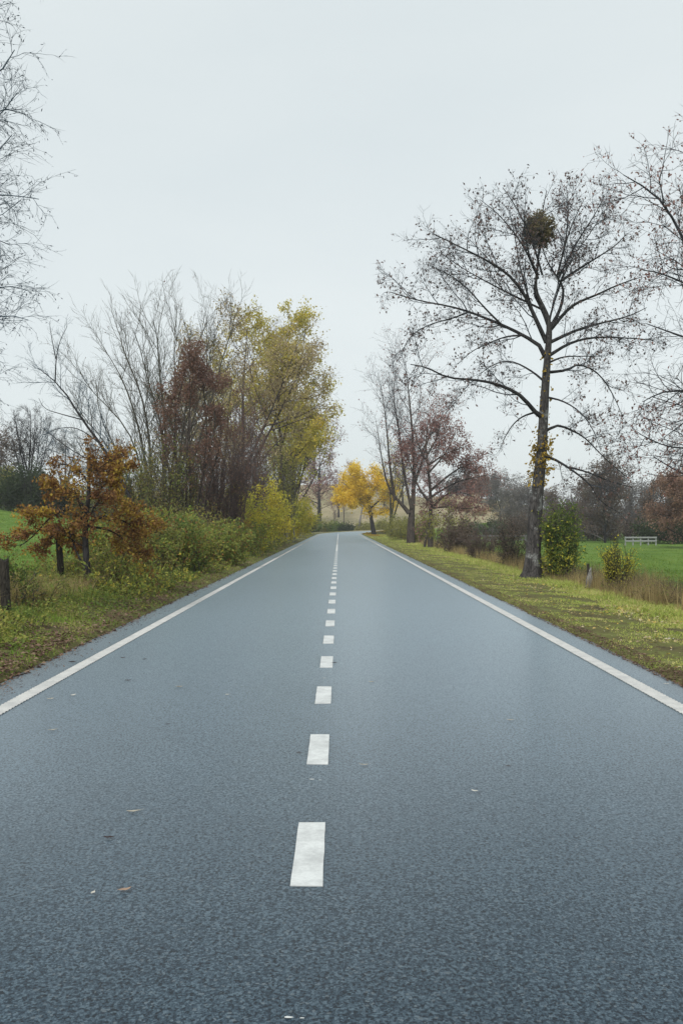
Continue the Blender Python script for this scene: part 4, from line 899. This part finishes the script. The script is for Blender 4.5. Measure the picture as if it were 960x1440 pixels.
for z in (.70, .40): link('rail', boxmesh('rail', [(0, -.085, z, wdt + .1, .05, .13)]), WHITE, fr)
FG = plain('grey_rail', (0.16, 0.16, 0.165), .8, .2, .2)
FL = base(690, 92); fr = empty('rail_fence', FL); tag(fr, 'long dark grey rail fence crossing the field below the hill', 'fence')
wdt = X(760, 92) - X(630, 92)
for k_ in range(9): link('post', boxmesh('post', [(-wdt / 2 + wdt * k_ / 8, .3 * math.sin(k_), .4, .13, .13, 1.0)]), FG, fr)
for z in (.80, .42): link('rail', boxmesh('rail', [(0, -.42, z, wdt + .2, .06, .10)]), FG, fr)

# ------------------------------------------------------------------ grass, litter, dead leaves
M_GRASS = leaf_mat('grass_blades', [(0.045, 0.080, 0.018), (0.11, 0.215, 0.028), (0.18, 0.32, 0.04), (0.30, 0.34, 0.07), (0.46, 0.38, 0.17)], .8, .3, .55, .6)
M_GRASS2 = leaf_mat('verge_grass', [(0.148, 0.171, 0.049), (0.250, 0.300, 0.065), (0.351, 0.439, 0.085), (0.477, 0.493, 0.133), (0.681, 0.578, 0.265)], 1.1, .3, .55, .5)
M_FIELD = leaf_mat('field_grass', [(0.07, 0.13, 0.020), (0.125, 0.215, 0.030), (0.22, 0.28, 0.055)], .5, .3, .55, .5)
def blades(name, label, N_, area, hfun, wfun, matl, seed, lean=.35, parent=None):
    rg = np.random.default_rng(seed)
    x, y = area(N_, rg); z = G(x, y)
    h = hfun(x, y, rg); k_ = h > .01; x, y, z, h = x[k_], y[k_], z[k_], h[k_]
    w_ = wfun(y) * rg.uniform(.6, 1.3, len(x)); a = rg.uniform(0, 2 * np.pi, len(x)); b = rg.uniform(0, 2 * np.pi, len(x))
    ln = np.abs(rg.normal(0, lean, len(x))) * h
    p0 = np.stack([x, y, z - .01], -1); s_ = np.stack([np.cos(a), np.sin(a), a * 0], -1) * w_[:, None] * .5; l_ = np.stack([np.cos(b) * ln, np.sin(b) * ln, b * 0], -1); up = np.array([0, 0, 1.])
    m_ = p0 + l_ * .35 + up * (h * .6)[:, None]; tp = p0 + l_ + up * (h * rg.uniform(.8, 1.0, len(x)))[:, None]
    nr = y < 22; fr_ = ~nr
    V = np.stack([p0 - s_, p0 + s_, m_ + s_ * .7, m_ - s_ * .7, tp], 1)[nr].reshape(-1, 3); i = np.arange(nr.sum()) * 5
    V2 = np.stack([p0 - s_, p0 + s_, tp], 1)[fr_].reshape(-1, 3); i2 = len(V) + np.arange(fr_.sum()) * 3
    t_ = np.concatenate([np.stack([i + 3, i + 2, i + 4], -1), np.stack([i2, i2 + 1, i2 + 2], -1)])
    o = link(name, mesh(name, np.concatenate([V, V2]), np.stack([i, i + 1, i + 2, i + 3], -1), t_), matl)
    return tag(o, label, 'grass', kind='stuff')
def strip(u0, u1, y0, y1, side, pw=1.6):
    def f(N_, rg):
        y = (y0 ** (1 - pw) + rg.uniform(0, 1, N_) * (y1 ** (1 - pw) - y0 ** (1 - pw))) ** (1 / (1 - pw)); u = rg.uniform(u0, u1, N_)
        ragged = .06 * (vn(y * 2.5, y * 0, 40 + side) - .5) + .16 * (vn(y * .5, y * 0, 42 + side) - .4)
        u = np.where(u - ragged < LW - .02, u + .2, u); return side * u, y
    return f
blades('bank_grass', 'rough green and yellowish grass covering the left bank', 85000, strip(3.42, 8.5, 7, 60, -1, 1.5),
       lambda x, y, rg: (.05 + .22 * ss(3.6, 5.6, -x) * vn(x * 1.1, y * 1.1, 50)) * rg.uniform(.5, 1.3, len(x)) * (vn(x * 1.7, y * 1.7, 51) > .30) * (1 + .012 * y),
       lambda y: .0035 + .00045 * y, M_GRASS, 200, .7)
blades('verge_grass', 'short trodden grass covering the right verge', 98000, strip(3.40, 7.0, 8, 140, 1, 1.45),
       lambda x, y, rg: (.022 + .05 * ss(4.3, 5.6, x) * vn(x, y, 52) + .05 * ss(5.2, 6.4, x)) * rg.uniform(.5, 1.4, len(x)) * ((vn(x * 1.9, y * 1.4, 53) > .36) | (x > 5.4)) * (1 + .008 * y),
       lambda y: .0045 + .0006 * y, M_GRASS2, 201, .9)
blades('field_grass', 'lush green grass of the right field', 42000, strip(8.2, 34, 20, 92, 1, 1.2), lambda x, y, rg: (.07 + .08 * vn(x * .6, y * .6, 54)) * rg.uniform(.6, 1.3, len(x)) * (1 - .6 * ss(40, 80, y)), lambda y: .01 + .0007 * y, M_FIELD, 202, .6)
blades('field_grass', 'lush green grass of the left field', 24000, strip(9, 34, 20, 92, -1, 1.2), lambda x, y, rg: (.07 + .08 * vn(x * .6, y * .6, 55)) * rg.uniform(.6, 1.3, len(x)), lambda y: .01 + .0007 * y, M_FIELD, 203, .6)
blades('dry_grass', 'tall straw coloured dry grass along the right field edge', 26000, strip(6.5, 8.4, 17, 105, 1, 1.3),
       lambda x, y, rg: np.minimum(.85, (.15 + .8 * vn(x * .8, y * .5, 56) ** 1.3) * rg.uniform(.4, 1.1, len(x))) * (vn(x * 1.3 + 5, y * .9, 57) > .28), lambda y: .004 + .0003 * y, M_DRY, 204, .28)
blades('dry_grass', 'matted straw coloured dry grass around the left fence posts', 16000, strip(4.9, 7.2, 13, 46, -1, 1.3),
       lambda x, y, rg: (.12 + .55 * vn(x * .9, y * .6, 58)) * rg.uniform(.4, 1.2, len(x)) * (vn(x * 1.1, y * .6 + 4, 59) > .46), lambda y: .005 + .0003 * y, M_DRY, 205, .8)
blades('dark_stalks', 'dark upright dead stalks in front of the right field', 2600, strip(6.9, 8.6, 17, 40, 1, 1.3),
       lambda x, y, rg: (.5 + .45 * vn(x * .8, y * .8, 60)) * rg.uniform(.6, 1.1, len(x)) * (vn(x * .8, y * .6 + 9, 61) > .42), lambda y: .007 + y * 0, M_BRUSH, 206, .25)

M_LIT = leaf_mat('litter_brown', [(0.040, 0.022, 0.018), (0.10, 0.055, 0.040), (0.18, 0.11, 0.075), (0.30, 0.22, 0.15)], .8, .1, .7, .35)
M_LITY = leaf_mat('litter_pale_yellow', [(0.22, 0.17, 0.10), (0.40, 0.32, 0.20), (0.58, 0.42, 0.07), (0.46, 0.42, 0.34)], .9, .1, .7, .3)
def litter(name, label, N_, area, size, matl, seed, keep=None, lift=.02):
    rg = np.random.default_rng(seed); x, y = area(N_, rg)
    if keep is not None: k_ = keep(x, y, rg); x, y = x[k_], y[k_]
    on_road = np.abs(road_uv(x, y)) < LW + .02
    z = np.where(on_road, zroad(x, y) + .004, G(x, y) + rg.uniform(.0, lift, len(x)))
    V, t_ = leaf_quads(np.stack([x, y, z], -1), size, rg, 0, .6, .88, .25)
    o = link(name, mesh(name, V, tris=t_), matl); return tag(o, label, 'leaves', kind='stuff')
def strip2(u0, u1, y0, y1, side, pw=1.5):
    def f(N_, rg):
        y = (y0 ** (1 - pw) + rg.uniform(0, 1, N_) * (y1 ** (1 - pw) - y0 ** (1 - pw))) ** (1 / (1 - pw)); return side * rg.uniform(u0, u1, N_), y
    return f
litter('leaf_litter', 'brown dead leaves heaped along the left road edge', 26000, strip2(3.30, 5.4, 8, 75, -1), .055, M_LIT, 210,
       lambda x, y, rg: rg.uniform(0, 1, len(x)) < np.exp(-(-x - 3.55) / .42) * .9 * (-x > 3.4 - .05) + .35 * ((vn(x * 1.3, y * .7, 62) > .5) & (-x > 3.45)), .07)
litter('leaf_litter', 'pale and yellow fallen leaves scattered over the right verge', 9000, strip2(3.45, 7, 8, 60, 1), .055, M_LITY, 211,
       lambda x, y, rg: rg.uniform(0, 1, len(x)) < .12 + .8 * (vn(x * 1.2, y * .8, 63) > .55) * ss(3.8, 5.0, x), .06)
litter('leaf_litter', 'dark crumbs and leaf bits along the right road edge', 9000, strip2(3.34, 3.62, 8, 70, 1), .028, M_LIT, 212, None, .02)
litter('leaf_crumbs', 'small dark leaf crumbs blown over the left road shoulder', 2200, strip2(3.02, 3.42, 8, 50, -1), .024, M_LIT, 213, lambda x, y, rg: rg.uniform(0, 1, len(x)) < ss(2.95, 3.42, -x))
litter('leaf_litter', 'yellow leaves fallen on the grass under the bright yellow tree', 3500, strip2(3.6, 9, 125, 158, 1, 1.1), .22, M_IVY, 214)
# broad-leaved weeds among the grass on the left bank
def weeds():
    rg = np.random.default_rng(220); x, y = strip(3.5, 6.6, 7.5, 45, -1, 1.6)(30000, rg)
    k_ = (vn(x * 1.5, y * 1.2, 64) > .5) & (-x > 3.5 + .5 * vn(y, y * 0, 7)); x, y = x[k_], y[k_]
    c = np.stack([x, y, G(x, y) + rg.uniform(.02, .22, len(x)) * ss(3.4, 4.6, -x)], -1)
    V, t_ = leaf_quads(c, .055, rg, 0, .7, .6, .2)
    tag(link('weeds', mesh('weeds', V, tris=t_), M_BRAM), 'broad leaved green weeds among the grass on the left bank', 'weeds', kind='stuff')
weeds()

def rough(name, label, N_, area, hgt, seed, twigm, leafm, n_per, lsize, keep=None):
    rg = np.random.default_rng(seed); x, y = area(N_, rg)
    if keep is not None: k_ = keep(x, y); x, y = x[k_], y[k_]
    n_ = len(x); z = G(x, y) - .02; h = hgt(x, y) * rg.uniform(.5, 1.2, n_)
    p = np.zeros((n_, 5, 3)); p[:, 0] = np.stack([x, y, z], -1); d = nrm(np.stack([rg.normal(0, .35, n_), rg.normal(0, .35, n_), np.ones(n_)], -1))
    for j in range(1, 5):
        d = nrm(d + rg.normal(0, .16, d.shape) + np.array([0, 0, -.10 * j])); p[:, j] = p[:, j - 1] + d * (h / 4)[:, None]
    r = np.linspace(.0035, .0012, 5)[None] * np.ones((n_, 1)) * (1 + y[:, None] / 30)
    g_ = grow((p, r, h), dict(n=3, t=(.2, 1), ang=48, r=.45, up=.02, wob=.2, P=3, rmin=.0012), rg)
    V1, q1, t1 = spikes(p, r); V2, q2, t2 = spikes(g_[0], g_[1] * (1.2)); o_ = len(V1)
    me = mesh(name, np.concatenate([V1, V2]), np.concatenate([q1, q2 + o_]), np.concatenate([t1, t2 + o_]))
    root = link(name, me, twigm); tag(root, label, 'undergrowth', kind='stuff')
    V, t_ = leaves(g_, n_per, lsize, rg, .05, .03, 0); link('foliage', mesh('foliage', V, tris=t_), leafm, root)
US = lambda a, b, sd_: (lambda x, y: vn(x * 1.1 + sd_, y * .7, 70 + sd_) > a)
rough('undergrowth', 'tangled brown and olive undergrowth covering the bank among the left posts', 1500, strip2(4.7, 7.6, 12, 46, -1, 1.5), lambda x, y: .25 + .55 * vn(x, y * .7, 71) + .15 * ss(5, 7, -x), 230, B_DARK, M_BROLIVE, 7, .052, US(.34, 0, 1))
rough('undergrowth', 'green leafy undergrowth low on the left bank', 1100, strip2(4.2, 7.0, 9, 40, -1, 1.6), lambda x, y: .16 + .3 * vn(x, y * .7, 72), 231, B_MOSS, M_BRAM, 7, .05, US(.45, 0, 2))
M_MIXED = leaf_mat('leaves_mixed_autumn', [(0.085, 0.049, 0.030), (0.244, 0.134, 0.055), (0.146, 0.207, 0.049), (0.317, 0.354, 0.073), (0.634, 0.512, 0.085)], 1.4, mixn=.4)
rough('undergrowth', 'wild mixed russet, green and yellow growth spilling down the left bank to the road', 1500, strip2(3.75, 6.0, 20, 78, -1, 1.3), lambda x, y: (.22 + .75 * vn(x, y * .5, 75)) * ss(3.7, 5.0, -x) + .1 + .004 * y, 233, B_BROWN, M_MIXED, 7, .085, US(.30, 0, 4))
rough('undergrowth', 'dark tangled weeds in the dry grass along the right field edge', 900, strip2(6.7, 8.2, 18, 75, 1, 1.4), lambda x, y: .35 + .6 * vn(x, y * .6, 73), 232, B_BROWN, M_BROLIVE, 4.5, .05, US(.38, 0, 3))
# single fallen leaves on the asphalt
def fallen(label, px, py, size, col, seed, asp=.45, rz=None, curl=.35):
    size *= 1.3
    rg = np.random.default_rng(seed); Y_ = EYE * F / (py - VY); n_ = 7; V, q = [], []
    for j in range(n_):
        f = j / (n_ - 1); wv = size * asp * .5 * math.sin(math.pi * min(1, f * .92 + .04)) ** .8; x_ = (f - .5) * size; zc = .004 + size * .10 * (2 * f - 1) ** 2 * rg.uniform(.6, 1.4)
        V += [(x_, -wv, zc + curl * wv * rg.uniform(.5, 1.3)), (x_, 0, zc), (x_, wv, zc + curl * wv * rg.uniform(.5, 1.3))]
        if j: o = 3 * (j - 1); q += [[o, o + 3, o + 4, o + 1], [o + 1, o + 4, o + 5, o + 2]]
    V += [(size * .5, 0, V[-2][2]), (size * .5 + size * .22, size * .03, .012), (size * .5 + size * .22, size * .05, .012), (size * .5, size * .03, V[-2][2])]; o = len(V) - 4; q += [[o, o + 1, o + 2, o + 3]]
    me = mesh('fallen_leaf', np.array(V), q, smooth=True)
    o = link('fallen_leaf', me, col, None, (X(px, Y_), Y_, .004)); o.rotation_euler = (0, 0, rg.uniform(0, 6.28) if rz is None else rz)
    tag(o, label, 'leaf', 'single leaves lying on the road')
LP = plain('leaf_pale', (0.42, 0.38, 0.30), .6, .3); LB = plain('leaf_dark_brown', (0.035, 0.018, 0.016), .6, .3); LT = plain('leaf_tan', (0.30, 0.21, 0.15), .6, .3); LWt = plain('leaf_whitish', (0.50, 0.48, 0.42), .6, .3)
for i, a in enumerate((
    ('long pale willow leaf left of the second dash from the bottom', 188, 1143, .062, LP, .28, .35), ('dark brown leaf in the lower left lane, darkest of its group', 153, 1180, .040, LB, .5, .1), ('curled tan leaf in the lower left lane', 175, 1254, .046, LT, .4, .5),
    ('small white leaf left of the curled tan leaf', 131, 1258, .022, LWt, .6, 1.3), ('small white leaf in the right lane, nearest one', 667, 1114, .034, LWt, .4, -.5), ('pale thin leaf with dark ends right of the centre dashes', 511, 1077, .05, LP, .3, 0),
    ('dark leaf touching the left side of a centre dash', 420, 1060, .034, LB, .45, 0), ('tiny dark leaf at the right side of a far centre dash', 470, 933, .05, LB, .5, 0), ('pale leaf crumb in the upper left lane', 252, 967, .055, LP, .5, 0),
    ('white leaf crumb in the left lane nearer the dashes', 320, 978, .035, LWt, .6, .6), ('grey leaf left of the others by the left edge line', 74, 1028, .06, LP, .3, .5), ('brown leaf in the upper left lane', 180, 958, .05, LB, .5, .2),
    ('small dark speck of leaf high in the left lane', 173, 926, .05, LB, .5, .8), ('tiny dark leaf high in the left lane nearer the centre', 203, 928, .045, LB, .5, .3), ('pale leaf just inside the left edge line', 103, 979, .05, LWt, .5, .9),
    ('small dark leaf in the middle of the left lane', 236, 1020, .03, LB, .5, 0), ('pale speck of leaf in the right lane near its middle', 717, 1014, .05, LP, .3, 0), ('dark crumb of leaf in the middle of the right lane', 714, 1079, .03, LB, .5, 0),
    ('pale speck of leaf just right of the centre line, far ahead', 522, 960, .05, LP, .4, 0), ('pale leaf on the strip outside the right edge line', 936, 963, .05, LWt, .4, .3), ('dark leaf on the strip outside the left edge line', 102, 932, .08, LB, .5, .2),
    ('grey leaf by the inner side of the left edge line', 71, 984, .05, LP, .4, .3))):
    fallen(a[0], a[1], a[2], a[3], a[4], 300 + i, a[5], a[6])

# ------------------------------------------------------------------ haze
HAZE = 0.0005
if HAZE:
    hz = link('haze', boxmesh('haze', [(0, 230, 14.5, 900, 640, 36)]), None); tag(hz, 'thin pale haze over the whole landscape', kind='stuff')
    m = bpy.data.materials.new('haze_air'); m.use_nodes = True; t = m.node_tree; t.nodes.clear()
    o = N(t, 'ShaderNodeOutputMaterial'); v = N(t, 'ShaderNodeVolumePrincipled'); v.inputs['Color'].default_value = (0.93, 0.96, 1, 1); v.inputs['Density'].default_value = HAZE
    t.links.new(v.outputs[0], o.inputs['Volume']); hz.data.materials.append(m)
print('done', round(time.time() - T0, 1), 'tris', TRIS[0])
